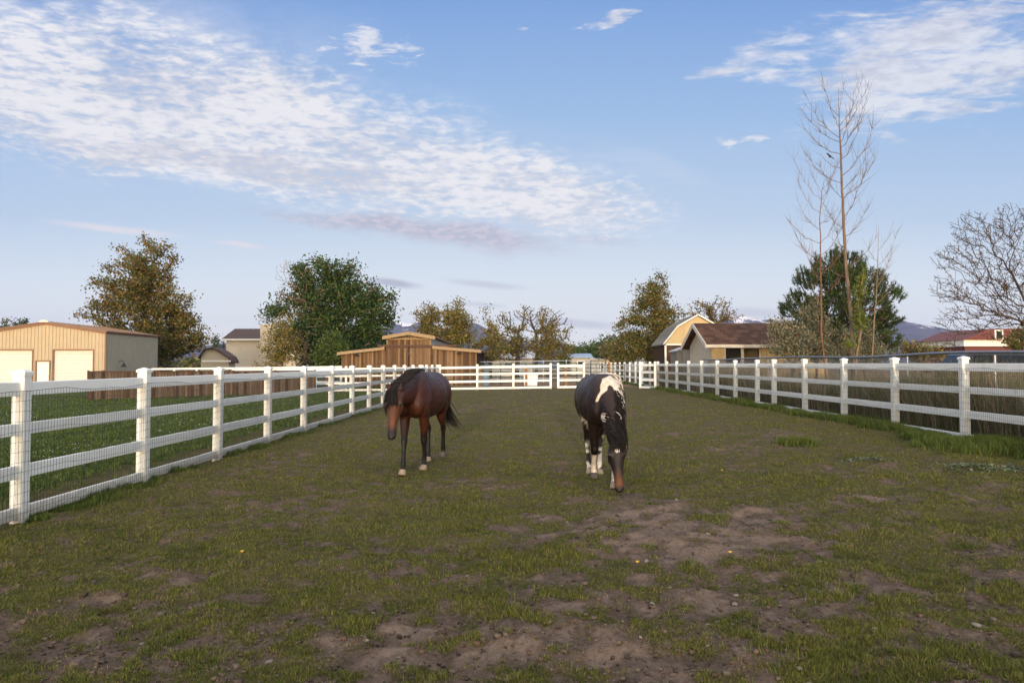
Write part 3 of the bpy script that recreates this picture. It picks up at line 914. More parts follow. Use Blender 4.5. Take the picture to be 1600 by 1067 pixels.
# clear-air grading and the pale band low in the sky
tint = W_.ramp(W_.smooth(v0, 0.0, .5), [(0, (1.0, 1.0, 1.0)), (1, (1.0, 1.0, 1.0))])
cl_a = W_.math('MINIMUM', add(mul(c1, .80), mul(veil, .75), mul(c2, .76), mul(c3, .7)), .93)
shade = W_.smooth(add(mul(cell2, .6), mul(cell, .5), mul(ell(720, 378, 260, 30, 7), -.22), mul(ell(330, 250, 420, 36, 8), -.12)), .38, .64)
CB, CS = tuple(c / SKY_S for c in (.86, .85, .87)), tuple(c / SKY_S for c in (.62, .62, .68))
def vec_col(c):
    n = W_.new('ShaderNodeCombineXYZ')
    for i, q in enumerate(c): n.inputs[i].default_value = q
    return n.outputs[0]
def vmix(f, a, b):
    n = W_.new('ShaderNodeMix', data_type='VECTOR'); n.factor_mode = 'UNIFORM'
    W_.l.new(f, n.inputs[0]); W_.l.new(a, n.inputs[4]); W_.l.new(b, n.inputs[5]); return n.outputs[1]
ccol = vmix(shade, vec_col(CS), vec_col(CB))
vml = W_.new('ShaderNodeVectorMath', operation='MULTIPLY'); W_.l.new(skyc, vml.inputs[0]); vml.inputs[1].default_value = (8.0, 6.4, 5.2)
def lin(r, g_, b_): return tuple((c / 255 / 12.92 if c < 11 else ((c / 255 + .055) / 1.055) ** 2.4) for c in (r, g_, b_))
# clear sky away from the sun: pale near the horizon, blue higher up
clear = W_.ramp(W_.math('MULTIPLY', v0, 1.6), [(0, (1.10, 1.07, .95)), (.08, (1.02, 1.03, .96)), (.18, (.83, .92, .97)), (.32, lin(198, 220, 243)), (.55, lin(162, 197, 238)), (.80, lin(130, 171, 229)), (1, lin(108, 152, 220))])
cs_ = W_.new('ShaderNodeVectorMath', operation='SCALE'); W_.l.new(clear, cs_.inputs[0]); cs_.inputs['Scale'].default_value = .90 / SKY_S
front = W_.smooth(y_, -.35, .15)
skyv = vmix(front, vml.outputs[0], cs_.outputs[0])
fin = vmix(cl_a, skyv, ccol)
fin = vmix(W_.math('MINIMUM', c4, .9), fin, vmix(W_.smooth(cell, .35, .6), vec_col(tuple(c / SKY_S for c in (.40, .39, .48))), vec_col(tuple(c / SKY_S for c in (.62, .60, .68)))))
fin = vmix(W_.math('MINIMUM', lent, .85), fin, vec_col(tuple(c / SKY_S for c in (.40, .40, .50))))
fin = vmix(W_.math('MINIMUM', lenw, .8), fin, vec_col(tuple(c / SKY_S for c in (.80, .76, .80))))
# unseen bright cloud overhead, added to light the paddock from above
overhead_fill = W_.math('MULTIPLY', W_.smooth(z_, .48, .80), .9)
fin = vmix(overhead_fill, fin, vec_col(tuple(c / SKY_S for c in (1.75, 1.58, 1.45))))
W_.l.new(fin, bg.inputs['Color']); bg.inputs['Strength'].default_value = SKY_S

sun = bpy.data.lights.new('sun', 'SUN'); sun.energy = 2.1; sun.angle = rad(.6); sun.color = (1.0, .83, .63)
so = link('sun', sun)
# shining towards +Y, slightly down
dirv = Vector((math.sin(SUN_AZ) * math.cos(SUN_EL), math.cos(SUN_AZ) * math.cos(SUN_EL), -math.sin(SUN_EL)))
so.rotation_euler = dirv.to_track_quat('-Z', 'Y').to_euler(); so.location = (0, -20, 30)

cam = bpy.data.cameras.new('camera'); co = link('camera', cam)
co.location = (0, 0, CAMZ); co.rotation_euler = (math.pi / 2 + PITCH, 0, 0)
cam.sensor_width = 36; cam.lens = 36 * F / 1600; cam.clip_start = .05; cam.clip_end = 30000
sc.camera = co
vs_ = sc.view_settings
sc.display_settings.display_device = 'sRGB'
vs_.view_transform = 'Standard'; vs_.look = 'None'; vs_.gamma = 1; vs_.use_curve_mapping = False; vs_.exposure = 0.06
sc.cycles.use_denoising = True
sc.cycles.max_bounces = 6; sc.cycles.transparent_max_bounces = 6; sc.cycles.volume_bounces = 0
sc.cycles.sample_clamp_indirect = 6
# ------------------------------------------------------------------ buildings
def at_x(px, Y): return at(px, 560, Y).x
def at_z(py, Y): return at(800, py, Y).z


def gable_front_ribs(m, x0, x1, y, ztop, z0, step, r=.022):
    n = int((x1 - x0) / step)
    for k in range(1, n):
        x = x0 + (x1 - x0) * k / n
        m.box(x - .02, x + .02, y - r, y + .005, z0, ztop(x) - .03)

# --- tan metal garage, left
Yg = 58.0; xe = at_x(165, Yg); xr_ = at_x(70, Yg); ze = at_z(518.5, Yg); zr = at_z(504, Yg); g0 = float(gz(xr_, Yg)) - .05
half = xe - xr_; xw = xr_ - half; Yb = 66.5
r = thing('metal_garage', 'tan metal garage with brown trim and white roll up doors, far left', 'garage')
def ztop(x): return zr - (zr - ze) * abs(x - xr_) / half
d2 = (at_x(84, Yg), at_x(145.5, Yg)); dz = at_z(547.5, Yg); dm = (at_x(57.5, Yg), at_x(77.5, Yg)); dmz = at_z(565, Yg)
d1 = (dm[0] - .35 - (d2[1] - d2[0]), dm[0] - .35)
m = MB()
def wall_piece(a, b, z0):   # front wall strip from z0 up to the roof line
    pts = [(a, z0), (b, z0), (b, ztop(b))] + ([(xr_, zr)] if a < xr_ < b else []) + [(a, ztop(a))]
    m.ext(pts, 'y', Yg, Yg + .12)
for a, b, z0 in ((xw, d1[0], g0), (d1[0], d1[1], dz), (d1[1], dm[0], g0), (dm[0], dm[1], dmz), (dm[1], d2[0], g0), (d2[0], d2[1], dz), (d2[1], xe, g0)):
    wall_piece(a, b, z0)
n_ = 34
for k in range(1, n_):
    x = xw + (xe - xw) * k / n_; zb = g0
    for a, b, z0 in ((d1[0], d1[1], dz), (d2[0], d2[1], dz), (dm[0], dm[1], dmz)):
        if a - .03 < x < b + .03: zb = z0 + .1
    m.box(x - .022, x + .022, Yg - .035, Yg + .01, zb, ztop(x) - .06)
m.build('front_wall', M['tan_metal'], r)
m = MB(); m.box(xe - .12, xe, Yg + .121, Yb, g0, ze); m.box(xw, xw + .12, Yg + .121, Yb, g0, ze)
for k in range(1, 28):
    y = Yg + (Yb - Yg) * k / 28; m.box(xe - .01, xe + .03, y - .02, y + .02, g0, ze - .02)
m.ext([(xw + .121, g0), (xe - .121, g0), (xe - .121, ze - .03), (xr_, zr - .03), (xw + .121, ze - .03)], 'y', Yb - .12, Yb)
m.build('side_wall', M['tan_metal_shaded'], r)
m = MB(); th = .09; ov = .18
sl = (zr - ze) / half
m.ext([(xw - ov, ze - ov * sl), (xr_, zr), (xe + ov, ze - ov * sl), (xe + ov, ze - ov * sl + th), (xr_, zr + th), (xw - ov, ze - ov * sl + th)], 'y', Yg - .22, Yb + .2)
for k in range(1, 12):
    y = Yg + k * .72
    for s in (-1, 1):
        m.ext([(xr_, zr + th - .01), (xr_ + s * (half + ov), ze - ov * sl + th - .01), (xr_ + s * (half + ov), ze - ov * sl + th + .03), (xr_, zr + th + .03)], 'y', y, y + .05)
m.build('roof', M['brown_roof'], r)
m = MB()
m.box(xe - .07, xe + .05, Yg - .06, Yg - .001, g0, ze - .06)
for s in (-1, 1):
    m.ext([(xr_ + s * .01, zr - .16), (xr_ + s * (half + .05), ze - .16), (xr_ + s * (half + .05), ze + .0), (xr_ + s * .01, zr + .0)], 'y', Yg - .12, Yg - .036)
for a, b, zt in ((d1[0], d1[1], dz), (d2[0], d2[1], dz), (dm[0], dm[1], dmz)):
    m.box(a - .09, a + .0, Yg - .06, Yg - .002, g0, zt); m.box(b, b + .09, Yg - .06, Yg - .002, g0, zt); m.box(a - .09, b + .09, Yg - .062, Yg - .003, zt + .002, zt + .1)
m.box(xe + .031, xe + .06, Yg, Yb, ze - .14, ze - .02)
m.build('trim', M['brown_trim'], r)
m = MB(); m.ext([(xr_ - .35, zr + .02), (xr_ + .35, zr + .02), (xr_ + .35, zr + .13), (xr_, zr + .2), (xr_ - .35, zr + .13)], 'y', Yg - .27, Yg - .23)
m.build('ridge_cap', M['door_white'], r)
for a, b in (d1, d2):
    m = MB(); n_ = 12
    for k in range(n_):
        z0 = g0 + .03 + (dz - g0 - .03) * k / n_; z1 = g0 + .03 + (dz - g0 - .03) * (k + 1) / n_
        m.ext([(Yg + .16, z0), (Yg + .13, z0 + .01), (Yg + .115, z1 - .02), (Yg + .14, z1), (Yg + .16, z1)], 'x', a + .005, b - .005)
    m.build('roll_up_door', M['door_white'], r)
m = MB(); m.box(dm[0] + .005, dm[1] - .005, Yg + .06, Yg + .10, g0, dmz - .004)
o = m.build('door', M['white_paint'], r); m = MB(); m.tube([(dm[1] - .12, Yg + .02, g0 + 1.0), (dm[1] - .12, Yg + .06, g0 + 1.0)], .035, 8); m.build('handle', M['black_metal'], o)
m = MB(); ly, lz = Yg + 1.9, g0 + 1.75
m.tube([(xe + .03, ly, lz + .35), (xe + .2, ly, lz + .5), (xe + .42, ly, lz + .42), (xe + .45, ly, lz + .25)], .022, 6)
m.tube([(xe + .45, ly, lz + .27), (xe + .45, ly, lz + .14), (xe + .45, ly, lz - .02)], [.07, .12, .26], 10)
m.build('wall_lamp', M['black_metal'], r)
# apron and the dark dolly under the fence line
m = MB(); m.box(xw, xe + .2, Yg - 5., Yg - .01, g0 - .1, g0 + .03)
tag(m.build('concrete_apron', M['concrete']), kind='structure')
g_ = at(72, 604, 50.0); r = thing('stock_tank', 'black stock tank on the grass in front of the tan garage', 'tank', (g_.x, 50.0, float(gz(g_.x, 50.))))
m = MB(); rings = []
for z, k in ((0, .93), (.06, .95), (.5, 1.0), (.54, 1.04), (.58, 1.04)):
    rings.append([(1.1 * k * math.copysign(abs(math.cos(a)) ** .7, math.cos(a)), .55 * k * math.copysign(abs(math.sin(a)) ** .7, math.sin(a)), z) for a in np.linspace(0, 2 * math.pi, 24, False)])
for z, k in ((.58, .96), (.12, .88)):
    rings.append([(1.1 * k * math.copysign(abs(math.cos(a)) ** .7, math.cos(a)), .55 * k * math.copysign(abs(math.sin(a)) ** .7, math.sin(a)), z) for a in np.linspace(0, 2 * math.pi, 24, False)])
m.loft(rings); m.build('tub', M['black_metal'], r)

# --- tan two-storey house and the low house beside it
Yh = 95.0; x0, x1 = at_x(353, Yh), at_x(470, Yh); g0 = float(gz(x0, Yh)); zE, zR = at_z(530, Yh), at_z(513.5, Yh)
r = thing('tan_house', 'tall tan house with dark brown roof behind the yellow shrub', 'house')
m = MB(); m.box(x0, x1, Yh, Yh + 8, g0, zE); m.build('wall', M['house_tan'], r)
m = MB(); m.ext([(Yh - .4, zE - .12), (Yh + 4, zR), (Yh + 8.4, zE - .12), (Yh + 8.4, zE + .06), (Yh + 4, zR + .2), (Yh - .4, zE + .06)], 'x', x0 - .4, x1 + .3)
o = m.build('roof', M['dark_shingle'], r)
m = MB(); m.box(x0 - .41, x1 + .31, Yh - .46, Yh - .405, zE - .16, zE + .04); m.build('fascia', M['white_paint'], r)
xa, xb = at_x(411, Yh), at_x(434, Yh)
m = MB(); m.box(xa, xb, Yh - 1.2, Yh - .48, g0, at_z(509, Yh)); m.box(xa - .06, xb + .06, Yh - 1.26, Yh - .42, at_z(509, Yh) + .002, at_z(509, Yh) + .12); m.build('chimney_stack', M['house_tan'], r)
Yh = 88.0; x0, x1 = at_x(318, Yh), at_x(362, Yh); g0 = float(gz(x0, Yh)); zE, zR = at_z(564, Yh), at_z(543, Yh)
r = thing('low_house', 'low beige outbuilding with curved brown roof left of the tan house', 'house')
m = MB(); m.ext([(x0 - .3, g0), (x1 - .3, g0), (x1 - .35, zE + .25), (x1 - 1.2, zR - .55), (x0 + 1.2, zR - .12), (x0 + .2, zR - .25), (x0 - .3, zE + .5)], 'y', Yh, Yh + 2); m.build('wall', M['stucco_pale'], r)
m = MB(); pr = [(x0 - .5, zE + .5), (x0 + .2, zR - .1), (x0 + 1.2, zR + .05), (x1 - 1.2, zR - .45), (x1 - .3, zE + .5), (x1, zE - .05)]
m.ext(pr + [(p[0] * 1.0, p[1] - .2) for p in reversed(pr)], 'y', Yh - .4, Yh + 2.4); m.build('roof', M['dark_shingle'], r)
m = MB(); m.box(x0, x1 + .05, Yh - .46, Yh - .41, zE - .1, zE + .08); m.build('fascia', M['white_paint'], r)

# --- wooden barn
Yb = 55.0; X = lambda p: at_x(p, Yb); Zb = lambda p: at_z(p, Yb)
r = thing('wooden_barn', 'golden plank barn with raised centre roof behind the far fence', 'barn')
g0 = float(gz(X(638), Yb)) - .05; Ye = 70.0
xL, xc0, xc1, xR = X(533.5), X(602.5), X(675.5), X(745)
def zlean(x):
    if x < xc0: return Zb(552.5) + (Zb(544) - Zb(552.5)) * (x - xL) / (xc0 - xL)
    return Zb(542.5) + (Zb(549) - Zb(542.5)) * (x - xc1) / (xR - xc1)
m = MB(); m.ext([(xL, g0), (xc0 - .002, g0), (xc0 - .002, zlean(xc0 - .01)), (xL, zlean(xL))], 'y', Yb, Yb + .08); o = m.build('wall', M['barn_wood'], r)
m = MB(); m.ext([(xc1 + .002, g0), (xR, g0), (xR, zlean(xR)), (xc1 + .002, zlean(xc1 + .01))], 'y', Yb, Yb + .08); m.build('wall', M['barn_wood'], r)
m = MB(); m.box(xR - .1, xR - .002, Yb + .081, Ye, g0, Zb(548.5)); m.box(xL + .002, xL + .1, Yb + .081, Ye, g0, Zb(552.5)); m.box(xL, xR, Ye + .01, Ye + .1, g0, Zb(549)); m.build('side_wall', M['barn_dark'], r)
xm = (xc0 + xc1) / 2
for a, b in ((xc0 + .03, xm - .03), (xm + .03, xc1 - .03)):
    m = MB(); m.box(a, b, Yb - .06, Yb + .02, g0 + .05, Zb(542)); d = m.build('sliding_door', M['barn_wood'], r)
    m = MB()
    m.box(a, a + .07, Yb - .09, Yb - .061, g0 + .05, Zb(542)); m.box(b - .07, b, Yb - .09, Yb - .061, g0 + .05, Zb(542)); m.box(a + .07, b - .07, Yb - .09, Yb - .061, Zb(542) - .09, Zb(542)); m.build('frame', M['rust_metal'], d)
m = MB(); m.box(xc0 - .6, xc1 + 1.8, Yb - .14, Yb - .02, Zb(541.6), Zb(539)); m.build('track_beam', M['rust_metal'], r)
# lean roofs
for (a, b) in ((xL - .25, xc0 - .03), (xc1 + .03, xR + .35)):
    za, zb_ = zlean(max(a, xL) if a < xc0 else a), zlean(min(b, xR))
    za, zb_ = za + .01, zb_ + .01
    m = MB(); m.ext([(a, za), (b, zb_), (b, zb_ + .09), (a, za + .09)], 'y', Yb - .35, Ye + .3); m.build('roof', M['brown_roof'], r)
    m = MB(); m.ext([(a, za - .13), (b, zb_ - .13), (b, zb_ + .07), (a, za + .07)], 'y', Yb - .40, Yb - .355); m.build('barge_board', M['raw_wood'], r)
# raised centre
zt = Zb(529); a, b = X(604.5), X(673)
m = MB(); m.box(a, b, Yb + .0, Yb + .08, Zb(538.8), zt); m.build('clerestory_wall', M['barn_wood'], r)
m = MB(); m.box(a - .02, b + .02, Yb - .04, Yb - .002, zt - .08, zt + .02); m.box(a - .02, a + .06, Yb - .041, Yb - .003, Zb(538.8), zt - .081); m.box(b - .06, b + .02, Yb - .041, Yb - .003, Zb(538.8), zt - .081); m.build('clerestory_trim', M['raw_wood'], r)
m = MB(); m.box(b - .1, b - .001, Yb + .09, Ye, Zb(540), zt + .05); m.box(a + .001, a + .1, Yb + .09, Ye, Zb(540), zt + .05); m.build('clerestory_side', M['pale_metal'], r)
zp, zs = Zb(520.5), Zb(526.5)
m = MB(); m.ext([(a, zt + .02), (b, zt + .02), (b, zs - .02), (xm, zp - .05), (a, zs - .02)], 'y', Yb + .3, Yb + .36); m.build('gable', M['raw_wood'], r)
m = MB()
m.ext([(X(599), zs - .06), (xm, zp), (X(681), zs - .06), (X(681), zs + .05), (xm, zp + .1), (X(599), zs + .05)], 'y', Yb - .5, Ye + .3)
m.build('roof', M['brown_roof'], r)
m = MB()
for s, e in ((-1, X(599)), (1, X(681))):
    m.ext([(xm + s * .001, zp - .16), (e, zs - .2), (e, zs + .02), (xm + s * .001, zp + .06)], 'y', Yb - .56, Yb - .505)
m.build('barge_board', M['raw_wood'], r)
m = MB()
for px in (623, 639, 652): m.box(X(px) - .05, X(px) + .05, Yb - .12, Yb - .05, zt + .03, zp - .12 - abs(X(px) - xm) * .18)
m.build('braces', M['black_metal'], r)
for px in (558, 718):
    m = MB(); x, z = X(px), Zb(556 if px < 600 else 553)
    m.tube([(x, Yb - .01, z + .12), (x, Yb - .15, z + .30), (x, Yb - .33, z + .28), (x, Yb - .38, z + .16)], .02, 6)
    m.tube([(x, Yb - .38, z + .18), (x, Yb - .38, z + .08), (x, Yb - .38, z - .02)], [.05, .10, .20], 10); m.build('barn_lamp', M['black_metal'], r)

# --- small shed, right
xs0 = 9.62; Y0, Y1 = 36.0, 40.4; x1 = 15.2; g0 = .15
zE = at_z(538, 36.); zR = at_z(505, 38.2)
r = thing('stucco_shed', 'yellow stucco shed with brown shingle roof and wide window, by the chain link fence', 'shed')
wx0, wx1 = at(1132, 550, 36.).x, at(1188, 550, 36.).x; wz0, wz1 = at_z(569, 36.), at_z(542.5, 36.)
m = MB()
for a, b, z0, z1 in ((xs0, wx0, g0, zE), (wx1, x1, g0, zE), (wx0, wx1, g0, wz0), (wx0, wx1, wz1, zE)): m.box(a, b, Y0, Y0 + .15, z0, z1)
m.build('front_wall', M['stucco'], r)
m = MB(); ym = (Y0 + Y1) / 2
m.ext([(Y0 + .151, g0), (Y1, g0), (Y1, zE + .02), (ym, zR - .18), (Y0 + .151, zE + .02)], 'x', xs0, xs0 + .15); m.ext([(Y0 + .151, g0), (Y1, g0), (Y1, zE), (ym, zR - .18), (Y0 + .151, zE)], 'x', x1 - .15, x1); m.box(xs0 + .151, x1 - .151, Y1 - .15, Y1, g0, zE)
m.build('gable_wall', M['stucco_pale'], r)  # same stucco as the front, with its shade put into a greyer tone
ov = .42; sl = (zR - zE) / (ym - Y0)
m = MB(); m.ext([(Y0 - ov, zE - ov * sl * .15 - .1), (ym, zR - .12), (Y1 + ov, zE - ov * sl * .15 - .1), (Y1 + ov, zE - .0), (ym, zR), (Y0 - ov, zE - .0)], 'x', xs0 - .36, x1 + .4); m.build('roof', M['shingles'], r)
m = MB(); m.box(xs0 - .365, x1 + .4, Y0 - ov - .04, Y0 - ov - .001, zE - .17, zE - .02); m.box(xs0 - .365, x1 + .4, Y0 - ov + .0, Y0 - .005, zE - .175, zE - .14)
m.build('fascia', M['fascia'], r)
m = MB()
for a, b in ((Y0 - ov, ym), (Y1 + ov, ym)):
    m.ext([(a, zE - .2), (b, zR - .22), (b, zR + .01), (a, zE + .01)], 'x', xs0 - .40, xs0 - .362)
m.build('barge_board', M['fascia'], r)
f = MB(); fw = .05
f.box(wx0, wx1, Y0 - .03, Y0 + .05, wz1 - fw, wz1); f.box(wx0, wx1, Y0 - .03, Y0 + .05, wz0, wz0 + fw)
f.box(wx0, wx0 + fw, Y0 - .029, Y0 + .049, wz0 + fw, wz1 - fw); f.box(wx1 - fw, wx1, Y0 - .029, Y0 + .049, wz0 + fw, wz1 - fw)
xm = (wx0 + wx1) / 2; f.box(xm - .07, xm + .07, Y0 - .028, Y0 + .048, wz0 + fw, wz1 - fw)
fo = f.build('window_frame', M['fascia'], r)
for a, b in ((wx0 + fw, xm - .07), (xm + .07, wx1 - fw)):
    m = MB(); m.box(a, b, Y0 + .02, Y0 + .03, wz0 + fw, wz1 - fw); m.build('pane', M['glass'], fo)
# grey kennel between shed and barn
Yk = 44.0; x0, x1 = at_x(1057, Yk), at_x(1075, Yk); g0 = float(gz(x0, Yk))
r = thing('grey_kennel', 'small grey weathered hut between the gambrel barn and the stucco shed', 'hut')
zE, zR = at_z(549, Yk), at_z(544, Yk); x2 = x1 + .3
m = MB(); m.ext([(x0, g0), (x2, g0), (x2, zE), ((x0 + x2) / 2, zR), (x0, zE)], 'y', Yk, Yk + 1.6); m.build('wall', M['grey_wood'], r)
m = MB(); xm = (x0 + x2) / 2; m.ext([(x0 - .1, zE - .02), (xm, zR + .01), (x2 + .1, zE - .02), (x2 + .1, zE + .05), (xm, zR + .08), (x0 - .1, zE + .05)], 'y', Yk - .1, Yk + 1.7); m.build('roof', M['pale_metal'], r)

# --- gambrel barn
Y0, Y1 = 55.0, 59.5; zA = at_z(493, Y0); zE = at_z(538, Y0); zB = at_z(511, Y0)
xA, xE, xBk = at_x(1090.5, Y0), at_x(1037, Y0), at_x(1058.5, Y0); g0 = float(gz(xA, Y0))
xE2, xB2 = 2 * xA - xE, 2 * xA - xBk
r = thing('gambrel_barn', 'gambrel roofed barn with tan gable and brown lower walls behind the shed', 'barn')
m = MB(); m.ext([(xE + .08, zE), (xE2 - .08, zE), (xB2 - .05, zB), (xA, zA - .05), (xBk + .05, zB)], 'y', Y0, Y0 + .1); m.build('gable', M['stucco'], r)
m = MB(); m.box(xE + .08, xE2 - .08, Y0, Y0 + .1, g0, zE - .002); m.box(xE + .08, xE + .18, Y0 + .101, Y1, g0, zE); m.box(xE2 - .18, xE2 - .08, Y0 + .101, Y1, g0, zE); m.box(xE + .181, xE2 - .181, Y1 - .1, Y1 - .001, g0, zE); m.build('wall', M['brown_siding'], r)
pr = [(xE - .05, zE - .05), (xBk, zB), (xA, zA), (xB2, zB), (xE2 + .05, zE - .05)]
m = MB(); m.ext(pr + [(p[0], p[1] + .09) for p in reversed(pr)], 'y', Y0 - .15, Y1 + .15); m.build('roof', M['grey_wood'], r)
m = MB(); m.ext(pr[:3] + [(p[0], p[1] + .11) for p in reversed(pr[:3])], 'y', Y0 - .20, Y0 - .155); m.ext(pr[2:] + [(p[0], p[1] + .11) for p in reversed(pr[2:])], 'y', Y0 - .20, Y0 - .155)
m.box(xE + .07, xE + .2, Y0 - .05, Y0 - .002, g0, zE - .06); m.box(xE + .201, xE2 - .1, Y0 - .05, Y0 - .002, zE - .07, zE + .03); m.build('trim', M['white_paint'], r)

# --- red house with white porch band, far right
Yh = 85.0; x0, x1 = at_x(1508, Yh), at_x(1640, Yh); g0 = .5; zE, zR = at_z(531, Yh), at_z(514, Yh)
r = thing('red_house', 'red house with white porch band seen through the bare tree', 'house')
m = MB(); m.box(x0, x1, Yh, Yh + 9, g0, at_z(541, Yh)); m.build('wall', M['red_paint'], r)
m = MB(); m.box(x0 - .3, x1, Yh - .3, Yh + 9, at_z(541, Yh) + .002, zE); m.build('porch_band', M['white_paint'], r)
m = MB(); m.ext([(x0 - .6, zE), (x0 + 2.5, zR), (x1 + .6, zR), (x1 + .6, zE)], 'y', Yh - .8, Yh + 9.2); m.build('roof', M['red_paint'], r)
m = MB(); xa, xb = at_x(1547, Yh), at_x(1560, Yh); m.box(xa, xb, Yh - .95, Yh - .802, at_z(530.5, Yh), at_z(516, Yh)); d = m.build('dormer_window', M['white_paint'], r)
m = MB(); m.box(xa + .15, xb - .15, Yh - .975, Yh - .952, at_z(529, Yh), at_z(518, Yh)); m.build('pane', M['glass'], d)

# --- far low buildings beyond the lane
def far_house(name, label, pxa, pxb, pe, pr_, Yd, wall, roof, depth=6):
    x0, x1 = at_x(pxa, Yd), at_x(pxb, Yd); zE, zR = at_z(pe, Yd), at_z(pr_, Yd); g0 = float(gz(x0, Yd)) - .1
    r = thing(name, label, 'house'); m = MB(); m.box(x0, x1, Yd, Yd + depth, g0, zE); m.build('wall', M[wall], r)
    m = MB(); m.ext([(Yd - .4, zE - .02), (Yd + depth / 2, zR), (Yd + depth + .4, zE - .02), (Yd + depth + .4, zE + .1), (Yd + depth / 2, zR + .12), (Yd - .4, zE + .1)], 'x', x0 - .4, x1 + .4); m.build('roof', M[roof], r)
    m = MB(); xa = x0 + (x1 - x0) * .3; m.box(xa, xa + 1.1, Yd - .05, Yd - .002, zE - 1.4, zE - .45); f = m.build('window', M['white_paint'], r)
    m = MB(); m.box(xa + .1, xa + 1.0, Yd - .07, Yd - .052, zE - 1.3, zE - .55); m.build('pane', M['glass'], f)
far_house('low_house', 'far low beige house with blue grey roof beyond the lane', 893, 922, 559, 553, 105., 'stucco_pale', 'blue_roof')
far_house('low_house', 'cream house half hidden behind the leafy trees past the barn', 768, 832, 560, 549, 92., 'house_tan', 'pale_metal')
far_house('low_house', 'far pale shed roof showing past the black pipe gate', 924, 962, 562.5, 559, 118., 'door_white', 'fascia')
# horse trailer behind the right hand tree
Yt = 72.; x0, x1 = at_x(988, Yt), at_x(1003, Yt); g0 = float(gz(x0, Yt))
r = thing('horse_trailer', 'white horse trailer parked under the tree left of the gambrel barn', 'trailer')
zt = at_z(534, Yt); m = MB()
sec = [(x0, g0 + .5), (x1 + .5, g0 + .5), (x1 + .5, zt - .25), (x1 + .3, zt), (x0 + .25, zt), (x0, zt - .25)]
m.ext(sec, 'y', Yt, Yt + 5); b_ = m.build('body', M['white_paint'], r)
m = MB(); m.box(x0 + .2, x0 + .75, Yt - .03, Yt - .002, zt - .9, zt - .5); m.build('window', M['glass'], r)
m = MB(); m.box(x0 + .05, x0 + .9, Yt - .025, Yt - .001, g0 + .6, zt - 1.05); m.build('door', M['pale_metal'], r)
for y in (Yt + 2., Yt + 2.9):
    for x in (x0 + .1, x1 + .6):
        m = MB(); m.tube([(x - .11, y, g0 + .36), (x + .11, y, g0 + .36)], .36, 14); m.build('wheel', M['tyre'], r)

# barrels and box beyond the far fence
def drum(name, label, px, Yd, h, rr, mat):
    x = at_x(px, Yd); m = MB(); rings = []
    for z, k in ((0, .96), (.03, 1), (h * .32, 1), (h * .34, 1.04), (h * .36, 1), (h * .64, 1), (h * .66, 1.04), (h * .68, 1), (h - .03, 1), (h, .96), (h, .88), (h - .03, .86)):
        rings.append([(rr * k * math.cos(a), rr * k * math.sin(a), z) for a in np.linspace(0, 2 * math.pi, 18, False)])
    m.loft(rings); o = m.build(name, M[mat], None, True); o.location = (x, Yd, float(gz(x, Yd))); tag(o, label, 'barrel')
drum('feed_barrel', 'grey blue plastic barrel standing beside the right end of the wooden barn', 757, 50., 1.0, .34, 'plastic_blue')
x = at_x(829, 50.5); m = MB(); m.ext([(-.42, .0), (.42, 0), (.48, .72), (-.48, .72)], 'y', -.35, .35); m.box(-.52, .52, -.39, .39, .721, .78); m.box(-.44, .44, -.37, -.35, .1, .16)
o = m.build('water_trough', M['plastic_white']); o.location = (x, 50.5, float(gz(x, 50.5))); tag(o, 'white plastic water bin behind the middle of the far fence', 'bin')

# --- dark vehicle behind the chain link fence, right
Yc = 33.0; xa, xb = at_x(1497, Yc), at_x(1566, Yc); g0 = float(gz(xa, Yc)); zt = at_z(550.5, Yc); cx = (xa + xb) / 2 + .75
r = thing('parked_car', 'dark sport utility car parked behind the chain link fence on the right', 'car', (cx, Yc, g0))
L, H, Wd = 4.6, zt - g0, 1.85
side = [(-L / 2, .38), (-L / 2 + .02, .95), (-L / 2 + .2, 1.12), (-L / 2 + .5, H - .1), (-L / 2 + .75, H), (.45, H), (.75, H - .05), (1.25, 1.12), (L / 2 - .25, 1.0), (L / 2, .85), (L / 2, .38), (1.8, .3), (1.15, .3), (-1.15, .3), (-1.8, .3)]
rings = []
for yy, k, top in ((-Wd / 2, .985, .10), (-Wd / 2 + .06, 1, .02), (Wd / 2 - .06, 1, .02), (Wd / 2, .985, .10)):
    rings.append([(p[0] * k, yy + (0.16 if yy < 0 else -.16) * max(0, (p[1] - 1.1) / (H - 1.1)), p[1] - (top if p[1] > H - .12 else 0)) for p in side])
m = MB(); m.loft(rings); m.build('body', M['car_paint'], r)
for a, b in ((-1.62, -.75), (-.68, .05), (.12, .72)):
    m = MB()
    def yo(z): return -Wd / 2 + .16 * max(0, (z - 1.1) / (H - 1.1)) - .012
    q = [(a, yo(1.15), 1.15), (b + (.25 if b > .5 else 0), yo(1.15), 1.15), (b, yo(H - .16), H - .16), (a + (.12 if a < -1.5 else 0), yo(H - .16), H - .16)]
    n = len(m.v); m.v += q + [(p[0], p[1] + .008, p[2]) for p in q]
    for fc in ((0, 1, 2, 3), (7, 6, 5, 4), (0, 4, 5, 1), (1, 5, 6, 2), (2, 6, 7, 3), (3, 7, 4, 0)): m.face(tuple(n + i for i in fc))
    m.build('window', M['glass'], r)
for x in (-1.45, 1.45):
    for y in (-Wd / 2 + .1, Wd / 2 - .1):
        m = MB(); m.tube([(x, y - .11, .34), (x, y + .11, .34)], .34, 18); wo = m.build('wheel', M['tyre'], r); m = MB(); s = -1 if y < 0 else 1
        m.tube([(x, y + s * .10, .34), (x, y + s * .125, .34)], .2, 12); m.build('rim', M['pale_metal'], wo)
m = MB(); m.box(L / 2 - .3, L / 2 - .02, -Wd / 2 - .004, -Wd / 2 + .2, .78, .92); m.build('headlight', M['glass'], r)
